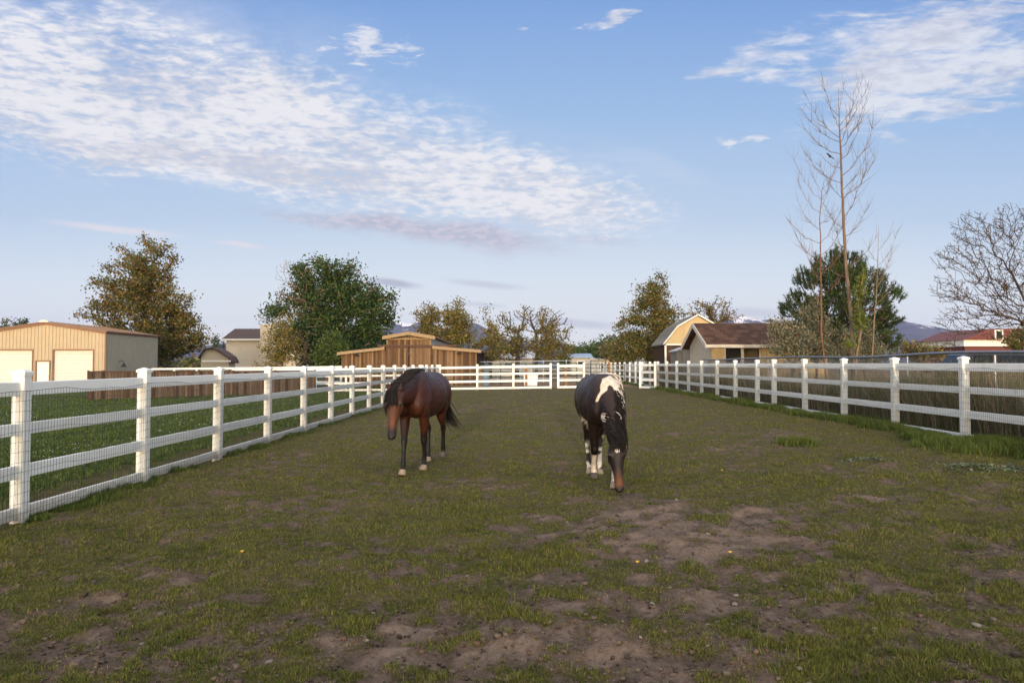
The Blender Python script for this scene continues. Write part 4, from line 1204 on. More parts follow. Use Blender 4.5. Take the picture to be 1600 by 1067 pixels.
# ------------------------------------------------------------------ trees
M['bark_grey2'] = mat_noise('grey_tan_bark', (.09, .068, .052), (.185, .142, .108), 12, .9, .4, 0, .2, (1, 1, .3))
BROWNGREEN = [(.105, .105, .026), (.145, .115, .032), (.080, .095, .022), (.18, .122, .036), (.065, .088, .018), (.21, .135, .04), (.06, .082, .018)]
OLIVE = [(.155, .145, .036), (.19, .16, .042), (.115, .125, .028), (.22, .165, .052), (.09, .105, .024), (.26, .195, .07), (.08, .10, .022)]
DARKGREEN = [(.030, .062, .014), (.045, .085, .018), (.022, .048, .012), (.065, .105, .024), (.040, .075, .022)]
LIME = [(.10, .14, .022), (.13, .165, .028), (.075, .115, .02), (.16, .18, .035)]
YELLOWGREEN = [(.17, .155, .03), (.21, .175, .036), (.13, .13, .026), (.25, .19, .05)]
SAGE = [(.16, .165, .105), (.20, .20, .135), (.12, .13, .08), (.24, .235, .165), (.09, .10, .06)]
PINE = [(.026, .048, .014), (.038, .066, .018), (.018, .036, .011), (.055, .082, .024)]
MIDGREEN = [(.045, .08, .018), (.06, .10, .022), (.035, .062, .016), (.08, .11, .03)]
BUDS = [(.10, .07, .05), (.075, .05, .038), (.13, .09, .062)]


def leaves_mesh(name, C, size, pal, mat, aspect=.6, up=None, tone=None):
    C = np.asarray(C, float); N = len(C)
    pal = np.array(pal)
    a = rng.normal(0, 1, (N, 3)); a /= np.linalg.norm(a, axis=1, keepdims=True)
    if up is not None: a = a * .6 + up; a /= np.linalg.norm(a, axis=1, keepdims=True)
    b = np.cross(a, rng.normal(0, 1, (N, 3))); b /= np.linalg.norm(b, axis=1, keepdims=True) + 1e-9
    s = size * rng.uniform(.55, 1.35, (N, 1))
    V = np.empty((N, 4, 3), np.float32)
    V[:, 0] = C - a * s * .5; V[:, 1] = C + b * s * aspect * .5 - a * s * .05
    V[:, 2] = C + a * s * .5; V[:, 3] = C - b * s * aspect * .5 + a * s * .05
    c = pal[rng.integers(0, len(pal), N)] * rng.uniform(.7, 1.35, (N, 1))
    if tone is not None: c = c * tone[:, None]
    Fc = np.arange(N * 4).reshape(N, 4)
    return npmesh(name, V.reshape(-1, 3), Fc, M[mat], np.repeat(c, 4, 0))


def skeleton(base, trunk, targets, step=.5, bias=.45, jitter=.12, sd=0):
    """branches grown from a trunk polyline to every target; returns nodes, parents"""
    rr = random.Random(sd)
    nodes = []; par = []
    pts = [Vector(p) for p in trunk]
    for i, p in enumerate(pts):
        if i == 0: nodes.append(p); par.append(-1); continue
        a = pts[i - 1]; n = max(1, int((p - a).length / step))
        for k in range(1, n + 1):
            nodes.append(a.lerp(p, k / n)); par.append(len(nodes) - 2)
    ntr = len(nodes); axis = Vector(pts[0])
    dist_tr = [0.0] * ntr
    A = np.zeros((60000, 3)); A[:ntr] = [tuple(n) for n in nodes]; D = np.zeros(60000)
    tips = []
    order = sorted(targets, key=lambda t: min((Vector(t) - p).length for p in pts))
    for t in order:
        t = Vector(t); n = len(nodes)
        d = A[:n] - np.array(t)
        dd = np.sqrt((d * d).sum(1))
        # prefer to leave from lower, closer-in wood
        cost = dd + bias * D[:n] + np.where(A[:n, 2] > t.z - .1 * dd, .8 * (A[:n, 2] - t.z + .1 * dd), 0)
        k = int(np.argmin(cost)); p0 = nodes[k]; L = (t - p0).length
        m = max(1, int(L / step)); last = k
        bow = Vector((rr.gauss(0, 1), rr.gauss(0, 1), -abs(rr.gauss(0, .6)))) * L * .10
        for q in range(1, m + 1):
            f_ = q / m
            p = p0.lerp(t, f_) + bow * math.sin(math.pi * f_) + Vector((rr.gauss(0, 1), rr.gauss(0, 1), rr.gauss(0, 1))) * (jitter * step if q < m else 0)
            if len(nodes) >= 59990: break
            A[len(nodes)] = tuple(p); D[len(nodes)] = D[last] + (p - nodes[last]).length
            nodes.append(p); par.append(last); last = len(nodes) - 1
        tips.append(last)
    return nodes, par, tips, ntr


def skin(mb, nodes, par, r_tip, r_base, power=2.4, nmin=3):
    n = len(nodes); w_ = [0.0] * n; kids = [[] for _ in range(n)]
    for i in range(n):
        if par[i] >= 0: kids[par[i]].append(i)
    for i in range(n - 1, -1, -1):
        if not kids[i]: w_[i] = 1.0
        if par[i] >= 0: w_[par[i]] += w_[i]
    wmax = w_[0]
    R = [r_tip + (r_base - r_tip) * (x / wmax) ** (1 / power * 1.25) for x in w_]
    # chains
    done = [False] * n
    for i in range(n):
        for k, c in enumerate(sorted(kids[i], key=lambda q: -w_[q])):
            if done[c] or (k == 0 and par[i] >= 0): continue
            ch = [i]; q = c
            while True:
                ch.append(q); done[q] = True
                if not kids[q]: break
                q = max(kids[q], key=lambda z: w_[z])
            rs = [min(R[ch[0]], R[ch[1]] * 1.15)] + [R[z] for z in ch[1:]]
            sides = 8 if rs[0] > .12 else (5 if rs[0] > .04 else 3)
            mb.tube([nodes[z] for z in ch], rs, sides, False)
    return R


def in_lobes(lobes, n, rr, shell=.45):
    """lobes: (x,y,z,rx,ry,rz,weight)"""
    out = []
    wts = [l[6] * (l[3] * l[4] * l[5]) ** .8 for l in lobes]
    while len(out) < n:
        l = rr.choices(lobes, wts)[0]
        d = Vector((rr.gauss(0, 1), rr.gauss(0, 1), rr.gauss(0, 1))).normalized()
        k = rr.uniform(shell ** 3, 1) ** (1 / 3)
        out.append((l[0] + d.x * l[3] * k, l[1] + d.y * l[4] * k, l[2] + d.z * l[5] * k))
    return out


def px_lobes(spec, Yd):
    """spec: (px, py, rpx, rpy[, weight]) read off the photo, at depth Yd, made round in depth"""
    out = []
    for i, q in enumerate(spec):
        p = at(q[0], q[1], Yd); s = Yd / F
        rx, rz = q[2] * s, q[3] * s
        out.append((p.x, Yd + random.uniform(-.25, .25) * rx, p.z, rx, rx * .85, rz, q[4] if len(q) > 4 else 1))
    return out


def leafy_tree(name, label, cat, px, Yd, top_py, lobes, pal, n_t=170, n_leaf=14000, leaf=.2, r_base=.28, bark='bark', group=None, seed=1, spread=.38, trunk_top=.62,
               mat='leaf', fork=None, twig=.012, bias=.45, shell=.4, aspect=.6, step=.6, px_top=None, bare=0, up=None, along=1, tonevar=.5):
    rr = random.Random(seed)
    b = at(px, 570, Yd); g0 = float(gz(b.x, Yd)); T = at(px_top if px_top else px, top_py, Yd)
    L = px_lobes(lobes, Yd)
    o = thing(name, label, cat, (b.x, Yd, g0), 0, group)
    off = Vector((b.x, Yd, g0))
    h = (T.z - g0) * trunk_top
    tr = [Vector((b.x, Yd, g0 - .15))]
    for k in range(1, 6):
        f_ = k / 5; tr.append(Vector((b.x + (T.x - b.x) * f_ * trunk_top + rr.gauss(0, .02) * h * f_, Yd + rr.gauss(0, .02) * h, g0 + h * f_)))
    tg = in_lobes(L, n_t, rr, shell)
    tg = [t_ for t_ in tg if t_[2] > g0 + .25]
    nodes, par, tips, ntr = skeleton(b, tr, tg, step, bias, .12, seed)
    mb = MB(); skin(mb, nodes, par, twig, r_base)
    mb.v = [(v[0] - off.x, v[1] - off.y, v[2] - off.z) for v in mb.v]
    mb.build('trunk', M[bark], o, True)
    # leaves gather along the outer wood
    P = np.array([tuple(n) for n in nodes]); par_ = np.array(par)
    tipset = [t_ for t_ in tips]
    if bare: tipset = [t_ for t_ in tipset if rr.random() > bare]
    src = []
    for t_ in tipset:
        q = t_; d = 0
        while q >= ntr and d < 2 + along: src.append((q, 1.0 if d == 0 else .7)); q = par[q]; d += 1
    ids = np.array([s_[0] for s_ in src]); wt = np.array([s_[1] for s_ in src]); wt = wt * rng.uniform(.35, 1.6, len(wt)); wt /= wt.sum()
    pick = rng.choice(len(ids), n_leaf, p=wt)
    a = P[ids[pick]]; pb = P[np.maximum(par_[ids[pick]], 0)]
    C = a + (pb - a) * rng.uniform(0, 1, (n_leaf, 1)) + rng.normal(0, 1, (n_leaf, 3)) * spread * np.array([1, 1, .8])
    k = C[:, 2] > g0 + .1; C = C[k]
    tone = None
    if tonevar: tone = (1 - tonevar / 2) + tonevar * fbm(C[:, 0] * .9 + C[:, 1] * .5, C[:, 2] * .9 + C[:, 1] * .3, 2, seed)
    ob = link('crown', leaves_mesh('crown', C - np.array(off), leaf, pal, mat, aspect, up, tone), o)
    return o


leafy_tree('elm_tree', 'tall broad rusty green elm tree behind the tan garage', 'tree', 232, 72, 362,
    [(218, 400, 20, 40), (255, 405, 32, 34, .7), (190, 400, 14, 20, .7), (212, 440, 56, 38), (165, 455, 30, 30), (150, 485, 28, 18), (250, 460, 48, 44), (285, 480, 22, 34, .8), (215, 500, 75, 34), (290, 525, 38, 38, 1.2), (250, 535, 60, 30, 1.2), (312, 520, 16, 22)],
    BROWNGREEN, 420, 36000, .25, .42, seed=3, spread=.36, trunk_top=.7, bias=.3, px_top=222)
leafy_tree('bare_top_tree', 'small sparse green tree peeking over the garage roof at the left edge', 'tree', 22, 85, 490, [(22, 503, 22, 12), (38, 508, 12, 10, .6), (5, 510, 12, 10)], DARKGREEN, 40, 700, .25, .2, seed=5, spread=.22, bare=.25, group='trees in the background')
leafy_tree('pine_tree', 'small dark conical pine between the elm and the tan house', 'tree', 340, 100, 520, [(341, 528, 7, 9), (341, 545, 13, 16), (340, 560, 15, 12)], PINE + DARKGREEN, 60, 2600, .3, .2, seed=6, spread=.3, mat='needle', aspect=.3)
leafy_tree('cottonwood_tree', 'large dark green cottonwood tree left of the wooden barn', 'tree', 515, 68, 400,
    [(500, 425, 34, 26), (540, 425, 26, 24), (462, 430, 16, 20, .5), (455, 465, 26, 26, .5), (420, 490, 22, 13, 1.1), (515, 470, 50, 34), (565, 465, 34, 30), (600, 475, 22, 22), (585, 500, 36, 24), (500, 520, 55, 32, 1.2), (545, 540, 50, 30, 1.2), (480, 555, 30, 20)],
    DARKGREEN, 420, 46000, .26, .5, 'bark_pale', seed=8, spread=.42, trunk_top=.55, bias=.45, shell=.5)
# bare twiggy top on its left side
leafy_tree('dead_limb_tree', 'leafless grey branches standing out left of the dark cottonwood', 'tree', 492, 67, 410, [(450, 430, 22, 26), (440, 455, 14, 22), (478, 425, 20, 20), (470, 480, 24, 30)], BUDS, 230, 60, .12, .09, 'bark_pale', seed=9, twig=.010, spread=.1)
leafy_tree('yellow_shrub', 'loose yellow green shrub in front of the tan house', 'shrub', 440, 62, 480, [(440, 520, 30, 28), (425, 545, 30, 20), (445, 500, 14, 22, .7), (460, 545, 24, 24), (420, 565, 28, 12)],
    YELLOWGREEN, 130, 4200, .17, .1, seed=12, spread=.26, trunk_top=.4, shell=.3)
leafy_tree('grey_shrub', 'bare grey twiggy shrub between the yellow shrub and the cottonwood', 'shrub', 468, 61, 505, [(468, 535, 20, 28), (475, 555, 18, 14)], BUDS + YELLOWGREEN, 120, 350, .12, .08, 'bark_grey', seed=13, trunk_top=.3, spread=.15)
leafy_tree('green_bush', 'dense bright green bush at the left end of the wooden barn', 'bush', 522, 60, 515, [(520, 535, 20, 18), (510, 555, 24, 16), (534, 552, 18, 18)], MIDGREEN + LIME[:1], 110, 6500, .2, .1, seed=14, trunk_top=.4, spread=.3)
leafy_tree('green_bush', 'dark green bush just behind the barn roof, right of the cottonwood', 'bush', 590, 74, 520, [(590, 540, 26, 18), (565, 545, 20, 16), (603, 532, 10, 12)], DARKGREEN, 90, 4200, .26, .12, seed=15, trunk_top=.4, spread=.34)

G_ = 'leafing trees behind the wooden barn'
leafy_tree('leafing_tree', 'rusty olive tree right behind the barn roof, left one of the pair', 'tree', 668, 76, 468, [(665, 490, 22, 20, .6), (680, 505, 20, 24), (655, 505, 14, 14, .5), (675, 535, 24, 22)], OLIVE, 130, 4800, .22, .2, group=G_, seed=21, spread=.28)
leafy_tree('leafing_tree', 'taller rusty olive tree right behind the barn roof, right one of the pair', 'tree', 712, 75, 463, [(712, 485, 20, 22, .8), (700, 510, 24, 26), (724, 510, 22, 28), (715, 540, 32, 24)], OLIVE, 170, 8500, .23, .22, group=G_, seed=22, spread=.32)
leafy_tree('leafing_tree', 'narrow pointed olive tree rising just right of the wooden barn', 'tree', 766, 74, 470, [(764, 492, 8, 20), (766, 520, 16, 20), (756, 545, 22, 18), (780, 540, 18, 20)], OLIVE, 110, 4200, .2, .15, group=G_, seed=23, spread=.26)
leafy_tree('leafing_tree', 'wide olive tree with bare forked top limbs beyond the far fence', 'tree', 808, 72, 474, [(800, 500, 26, 20, .5), (825, 490, 14, 16, .4), (795, 535, 26, 20), (815, 540, 24, 20), (780, 550, 16, 12)], OLIVE + BROWNGREEN[:2], 150, 3800, .2, .22, 'bark_grey', group=G_, seed=24, bare=.35, spread=.26, twig=.014)
leafy_tree('leafing_tree', 'olive tree with one tall leaning spire beyond the far fence gate', 'tree', 858, 73, 472, [(846, 490, 10, 20), (868, 505, 24, 14, .5), (890, 515, 14, 14, .6), (850, 530, 26, 22), (875, 545, 28, 16), (838, 545, 20, 18)], OLIVE + BROWNGREEN[:2], 160, 5000, .2, .2, group=G_, seed=25, bare=.12, spread=.28, px_top=846)
leafy_tree('bare_tree', 'leafless grey tree between the forked tree and the leaning one', 'tree', 838, 76, 476, [(815, 492, 18, 14), (850, 490, 28, 14), (870, 500, 22, 14), (835, 510, 30, 18)], BUDS, 90, 80, .12, .16, 'bark_grey', seed=26, twig=.012, spread=.1)
for i_, (px, py, rx, ry, Yd, lab) in enumerate(((925, 548, 26, 14, 130., 'rounded dark green tree beyond the blue roofed house'), (958, 540, 24, 18, 120., 'rounded dark green tree just left of the tall tree by the lane'), (893, 556, 16, 10, 110., 'low round green bush beside the blue roofed house'))):
    leafy_tree('round_tree', lab, 'tree', px, Yd, py - ry, [(px, py, rx, ry), (px - rx * .5, py + ry * .6, rx * .7, ry * .7), (px + rx * .5, py + ry * .6, rx * .7, ry * .7)], MIDGREEN, 90, 5200, .42, .3, group='trees in the background', seed=30 + i_, spread=.6, trunk_top=.5)
leafy_tree('elm_tree', 'tall olive elm tree left of the gambrel barn', 'tree', 1022, 64, 420,
    [(1026, 440, 16, 20), (1010, 460, 22, 22, .8), (1042, 455, 14, 14, .6), (1020, 485, 38, 28), (985, 490, 16, 16, .6), (1000, 515, 40, 24), (1040, 505, 26, 22), (985, 540, 34, 22), (1015, 545, 30, 18), (965, 555, 24, 14), (1066, 485, 12, 12, .4)],
    OLIVE + BROWNGREEN + MIDGREEN[:1], 330, 18000, .2, .3, seed=40, spread=.28, trunk_top=.75, bias=.3)
leafy_tree('sparse_tree', 'sparse brown leafing tree behind the gambrel barn roof', 'tree', 1108, 78, 462, [(1090, 482, 24, 14), (1120, 480, 26, 16), (1145, 492, 18, 10), (1105, 500, 40, 12)], OLIVE + BUDS, 150, 2600, .2, .2, seed=41, spread=.2, twig=.014)
leafy_tree('sparse_tree', 'thin pale leafing shrub tree at the left foot of the tall elm', 'tree', 955, 70, 520, [(955, 535, 18, 14), (945, 550, 18, 12)], OLIVE + SAGE, 70, 900, .18, .1, seed=42, spread=.2)

# far treeline, one mass
mb_c = []
for k in range(300):
    px = random.uniform(-700, 2300); Yd = random.uniform(190, 330)
    if 330 < px < 1300 and random.random() < .35: continue
    p = at(px, 570, Yd); hgt = random.uniform(2.5, 6.5) * (1.4 if px > 1300 or px < 100 else 1.0); wdt = hgt * random.uniform(.45, .9); g0 = float(gz(p.x, Yd))
    n_ = 190
    d = rng.normal(0, 1, (n_, 3)); d /= np.linalg.norm(d, axis=1, keepdims=True); d *= rng.uniform(.4, 1, (n_, 1))
    mb_c.append(np.array([p.x, Yd, g0 + hgt * .5]) + d * np.array([wdt, wdt, hgt * .55]))
C = np.concatenate(mb_c)
pal_ = OLIVE[:3] + MIDGREEN + BUDS + BROWNGREEN[:3]
tag(link('treeline', leaves_mesh('treeline', C, 1.1, pal_, 'leaf', .8)), 'low far belt of trees along the horizon', 'trees', kind='stuff')

# --- right hand group behind the chain link fence
leafy_tree('pine_tree', 'dense dark green pine behind the two tall bare saplings', 'tree', 1318, 31, 392,
    [(1308, 402, 14, 12), (1285, 415, 18, 14), (1330, 415, 22, 16), (1262, 435, 22, 16), (1312, 440, 34, 22), (1365, 440, 24, 20), (1250, 475, 22, 24), (1230, 485, 14, 10), (1300, 485, 46, 28), (1360, 485, 34, 26), (1395, 460, 18, 12), (1385, 500, 20, 14), (1270, 520, 40, 24), (1340, 525, 44, 24), (1390, 530, 16, 16)],
    PINE, 420, 100, .1, .16, 'bark_grey', seed=50, spread=.1, trunk_top=.8, bias=.3, shell=.62, twig=.016, step=.35)
pine = bpy.data.objects['pine_tree.001']


def needle_crown(o, lobes, Yd, n_tuft, ln, sd, pal):
    """replaces the crown by radiating needle tufts at the branch ends"""
    rr = random.Random(sd); L = px_lobes(lobes, Yd)
    c = [x for x in o.children if x.name.startswith('crown')][0]
    tg = np.array(in_lobes(L, n_tuft, rr, .6)) + rng.normal(0, .06, (n_tuft, 3))
    k_ = 46; N = n_tuft * k_
    ctr = np.array([L[8][0], L[8][1], L[8][2] - 1.0])
    ax = tg - ctr; ax /= np.linalg.norm(ax, axis=1, keepdims=True); ax = ax * .7 + np.array([0, 0, .6])
    T = np.repeat(np.arange(n_tuft), k_)
    d = rng.normal(0, 1, (N, 3)); d /= np.linalg.norm(d, axis=1, keepdims=True); d = d * .85 + ax[T] * .7; d /= np.linalg.norm(d, axis=1, keepdims=True)
    p = tg[T] + ax[T] * rng.uniform(-.16, .12, (N, 1)); l = ln * rng.uniform(.6, 1.1, (N, 1))
    s = np.cross(d, rng.normal(0, 1, (N, 3))); s /= np.linalg.norm(s, axis=1, keepdims=True)
    V = np.empty((N, 3, 3), np.float32); V[:, 0] = p - s * .011; V[:, 1] = p + s * .011; V[:, 2] = p + d * l
    tone = rng.uniform(.7, 1.35, n_tuft)[T]
    col = np.array(pal)[rng.integers(0, len(pal), n_tuft)][T] * tone[:, None]
    c.data = npmesh('crown', (V - np.array(o.location)[None, None]).reshape(-1, 3), np.arange(N * 3).reshape(N, 3), M['needle'], np.repeat(col, 3, 0))
needle_crown(pine, [(1308, 402, 14, 12), (1285, 415, 18, 14), (1330, 415, 22, 16), (1262, 435, 22, 16), (1312, 440, 34, 22), (1365, 440, 24, 20), (1250, 475, 22, 24), (1230, 485, 14, 10), (1300, 485, 46, 28), (1360, 485, 34, 26), (1395, 460, 18, 12), (1385, 500, 20, 14), (1270, 520, 40, 24), (1340, 525, 44, 24), (1390, 530, 16, 16)],
             31, 1700, .18, 51, PINE)
SG = 'sage green shrubs by the chain link fence'
leafy_tree('sage_shrub', 'sage green silvery shrub leaning over the right end of the shed roof', 'shrub', 1238, 26.5, 485, [(1215, 510, 14, 14), (1235, 515, 18, 22), (1212, 540, 20, 14), (1250, 535, 22, 24), (1208, 500, 6, 8)], SAGE, 150, 5200, .075, .05, 'bark_red', group=SG, seed=52, spread=.11, trunk_top=.3, shell=.2, twig=.006, step=.3, up=np.array([0, 0, .6]))
leafy_tree('sage_shrub', 'taller sage green shrub around the foot of the thinner bare sapling', 'shrub', 1275, 27.5, 440, [(1266, 460, 8, 18), (1262, 485, 16, 20), (1280, 500, 22, 24), (1265, 525, 26, 22), (1295, 530, 22, 22), (1278, 545, 30, 14)], SAGE, 170, 6200, .075, .05, 'bark_red', group=SG, seed=53, spread=.12, trunk_top=.35, shell=.2, twig=.006, step=.3, up=np.array([0, 0, .6]))
leafy_tree('sage_shrub', 'sage green shrub around the foot of the right hand bare sapling', 'shrub', 1352, 27.5, 500, [(1345, 525, 18, 16), (1362, 510, 12, 14), (1335, 545, 26, 12), (1370, 545, 22, 12), (1310, 520, 12, 22)], SAGE + LIME[:1], 130, 3200, .07, .045, 'bark_pale', group=SG, seed=54, spread=.12, trunk_top=.3, shell=.2, twig=.006, step=.3, up=np.array([0, 0, .6]))
leafy_tree('green_sapling', 'slender sapling with bright yellow green leaves before the dark pine', 'tree', 1335, 25.5, 415, [(1347, 425, 6, 14), (1342, 455, 9, 20), (1338, 490, 9, 20), (1345, 500, 10, 14), (1325, 535, 8, 14, .6)], LIME, 90, 2400, .075, .045, 'bark_pale', seed=55, spread=.07, trunk_top=.9, px_top=1346, twig=.005, step=.25)


def bare_tree(name, label, px, Yd, trunk, r0, branches, bark, seed, tw=.0024):
    """trunk px polyline; branches (t, side px dx, rise px dy, depth m) curving upwards"""
    rr = random.Random(seed)
    b = at(px, 570, Yd); g0 = float(gz(b.x, Yd)); off = Vector((b.x, Yd, g0)); s = Yd / F
    T = [at(p[0], p[1], Yd) for p in trunk]; T[0].z = g0 - .1
    T = [t_ - off for t_ in T]
    o = thing(name, label, 'tree', off)
    # resample
    P = []; 
    for i in range(len(T) - 1):
        for k in range(6): P.append(T[i].lerp(T[i + 1], k / 6) + Vector((rr.gauss(0, .006), rr.gauss(0, .006), 0)))
    P.append(T[-1]); n = len(P)
    mb = MB(); R = [r0 * (1 - i / (n - 1)) ** .85 + tw for i in range(n)]
    mb.tube(P, R, 8, False); mb.build('trunk', M[bark], o, True)
    mb = MB()
    for (t_, dx, dy, dz) in branches:
        i = min(n - 2, int(t_ * (n - 1))); p0 = P[i]; e = p0 + Vector((dx * s, dz, dy * s)); L = (e - p0).length
        pts = []; m_ = 9
        for k in range(m_ + 1):
            f_ = k / m_
            q = p0.lerp(e, f_); q.z -= math.sin(f_ * math.pi) * L * .13 * (1 if dy > 0 else .2); pts.append(q + Vector((rr.gauss(0, .008), rr.gauss(0, .008), rr.gauss(0, .008))) * L)
        rb = min(R[i] * .38, .0042 * L + .003)
        mb.tube(pts, [rb * (1 - k / m_) ** .8 + tw for k in range(m_ + 1)], 5, False)
        for _ in range(int(4 + L * 6)):
            k = rr.randint(2, m_ - 1); q0 = pts[k]; dirb = (pts[k + 1] - pts[k - 1]).normalized()
            sd = Vector((rr.gauss(0, 1), rr.gauss(0, 1), abs(rr.gauss(.7, .5)))).normalized(); l = L * rr.uniform(.15, .42)
            q2 = q0 + (dirb * .7 + sd * .6).normalized() * l; mid = q0.lerp(q2, .5) + Vector((0, 0, -.05 * l))
            mb.tube([q0, mid, q2], [rb * .45 + tw * .6, rb * .3 + tw * .6, tw * .6], 3, False)
    mb.build('branches', M[bark], o, True)
    return o
rr = random.Random(77)
br = []
for k, (t_, dx, dy) in enumerate([(.30, -40, 40), (.33, 45, 50), (.36, -30, 60), (.40, 55, 62), (.42, -46, 30), (.46, 40, 95), (.50, -35, 60), (.50, 62, 80), (.54, 30, 60), (.57, -55, 55), (.60, 58, 90), (.62, -22, 35), (.64, 20, 70), (.68, -45, 60), (.70, 40, 100),
        (.73, -55, 72), (.74, 26, 92), (.77, -46, 86), (.78, 34, 70), (.82, -34, 75), (.83, 22, 66), (.88, -12, 40), (.9, 10, 48)]):
    br.append((t_, dx, dy, rr.uniform(-1.0, 1.0)))
bare_tree('bare_sapling', 'tallest leafless sapling with upswept thin branches in front of the pine', 1335, 26.0, [(1335, 600), (1330, 500), (1321, 400), (1316, 310), (1314, 240), (1311, 190), (1310, 138)], .075, br, 'bark_grey2', 61)
br = [(.3, -22, 40), (.36, 40, 50), (.40, -40, 60), (.44, 45, 75), (.48, -50, 70), (.52, 40, 60), (.56, -46, 40), (.58, 32, 80), (.63, -30, 60), (.66, 40, 40), (.70, -32, 60), (.74, 26, 62), (.78, -36, 80), (.80, 16, 60), (.84, -28, 66), (.88, 20, 50)]
bare_tree('bare_sapling', 'thinner leafless sapling with reddish bark left of the tallest one', 1296, 26.5, [(1296, 600), (1284, 530), (1283, 460), (1282, 400), (1281, 340), (1284, 300), (1290, 275)], .036, [(a, b_, c_, rr.uniform(-.8, .8)) for a, b_, c_ in br], 'bark_red', 62)
br = [(.3, -30, 20), (.4, 30, 40), (.45, -20, 40), (.5, 24, 60), (.58, 34, 62), (.62, -18, 40), (.7, 26, 60), (.74, -12, 40), (.8, 14, 40)]
bare_tree('bare_sapling', 'short pale leafless sapling right of the tallest one', 1358, 27.0, [(1358, 600), (1366, 500), (1370, 450), (1372, 400), (1373, 350)], .028, [(a, b_, c_, rr.uniform(-.6, .6)) for a, b_, c_ in br], 'bark_pale', 63)

leafy_tree('bare_tree', 'wide leafless budding tree at the right edge before the red house', 'tree', 1625, 29, 305,
    [(1530, 355, 45, 30), (1580, 350, 40, 40), (1500, 400, 40, 28), (1560, 410, 50, 34), (1480, 450, 30, 24), (1530, 460, 50, 34), (1590, 450, 50, 50), (1500, 500, 38, 26), (1560, 505, 50, 30), (1640, 380, 50, 80), (1680, 430, 50, 70), (1650, 330, 50, 50), (1480, 535, 24, 12)],
    BUDS, 2600, 16000, .06, .10, 'bark_grey', seed=70, spread=.06, trunk_top=.35, bias=.35, shell=.3, twig=.0065, step=.32, along=1, aspect=.5)
leafy_tree('olive_bush', 'dark olive bush low at the right edge beside the red house', 'bush', 1592, 45, 512, [(1590, 530, 18, 18), (1612, 525, 22, 26)], OLIVE[2:] + BROWNGREEN[2:3], 80, 3000, .14, .08, seed=71, spread=.2, trunk_top=.4)
leafy_tree('brown_shrub', 'bare brown shrub between the dark pine and the budding tree', 'shrub', 1440, 60, 525, [(1415, 545, 16, 14), (1440, 545, 24, 12), (1465, 548, 20, 12)], OLIVE + BUDS, 110, 2200, .2, .1, seed=72, spread=.25, trunk_top=.4, bark='bark_red')
leafy_tree('green_bush', 'round olive green bush low behind the chain link fence, under the snowy mountain', 'bush', 1428, 95, 530, [(1424, 543, 13, 12), (1440, 550, 14, 10)], MIDGREEN + OLIVE[:2], 60, 1800, .3, .1, seed=73, spread=.35, trunk_top=.4)

# --- blackbird in the tall sapling
p = at(1296, 244, 26.0)
r = thing('blackbird', 'small black bird perched on an upper branch of the tallest sapling', 'bird', p)
m = MB(); rings = []
for x, z, a in ((-.085, -.045, .008), (-.06, -.03, .028), (-.02, 0, .043), (.02, .025, .042), (.045, .055, .032), (.065, .08, .030), (.085, .085, .02), (.098, .085, .004)):
    rings.append([(-x, math.cos(q) * a, z + math.sin(q) * a * 1.05) for q in np.linspace(0, 2 * math.pi, 10, False)])
m.loft(rings); m.build('body', M['feather'], r, True)
m = MB(); m.loft([[(-x, y, z) for y, z in ((-w_, zz_), (w_, zz_), (w_, zz_ - .012), (-w_, zz_ - .012))] for x, w_, zz_ in ((-.05, .02, -.02), (-.12, .022, -.07), (-.17, .026, -.105))]); m.build('tail', M['feather'], r)
m = MB(); m.loft([[(-x, y, z) for y, z in ((-a, .085 - a), (a, .085 - a), (a, .085 + a), (-a, .085 + a))] for x, a in ((.092, .008), (.125, .001))]); m.build('beak', M['black_metal'], r)
m = MB(); m.tube([(0, .012, -.02), (.0, .012, -.085)], .004, 5); m.build('leg', M['black_metal'], r)
m = MB(); m.tube([(0, -.012, -.02), (.0, -.012, -.085)], .004, 5); m.build('leg', M['black_metal'], r)

# --- small things lying on the paddock
STONES = [(697, 371, 0), ]
def stone_mesh(sd):
    rr = random.Random(sd); m = MB(); rings = []
    for z, k in ((-.4, .6), (-.1, .95), (.25, 1.0), (.55, .8), (.75, .42)):
        rings.append([(k * math.cos(a) * (1 + .25 * math.sin(2 * a + sd)) * rr.uniform(.9, 1.1), k * .75 * math.sin(a) * rr.uniform(.88, 1.1), z * .62 + rr.uniform(-.04, .04)) for a in np.linspace(0, 2 * math.pi, 10, False)])
    m.loft(rings); return m.mesh('stone', M['stone'], True)
SM = [stone_mesh(k) for k in range(4)]
for k, (px, py, s) in enumerate(((1010, 877, 3.6), (1282, 882, 2.2), (1289, 882, 1.6), (1150, 926, 2.6), (1148, 938, 3.6), (1047, 919, 1.8), (1108, 970, 2.4), (1122, 967, 2.6), (1144, 973, 2.4), (1019, 944, 3.2), (878, 912, 2.2), (1001, 999, 1.9), (1106, 1006, 2.1), (1529, 981, 4.6), (1368, 986, 2.2), (1263, 1061, 2.6),
        (1249, 1040, 3.2), (1057, 783, 3.2), (1106, 838, 3.0), (886, 814, 2.4), (572, 1001, 2.6), (420, 1031, 3.6), (222, 1000, 2.6), (623, 1026, 1.8), (583, 960, 1.8), (180, 970, 2.3), (1435, 808, 2.6), (1600, 742, 2.2), (475, 880, 1.2), (730, 905, 2.2))):
    g_ = ground_at(px, py); o = link('stone', SM[k % 4]); o.location = (g_.x, g_.y, float(ground_h(g_.x, g_.y)) + .003)
    o.scale = (s * .0072,) * 3; o.rotation_euler = (random.uniform(-.2, .2), random.uniform(-.2, .2), random.uniform(0, 6))
    tag(o, 'small pale stone lying on the bare soil of the paddock', 'stone', 'stones lying on the paddock soil')
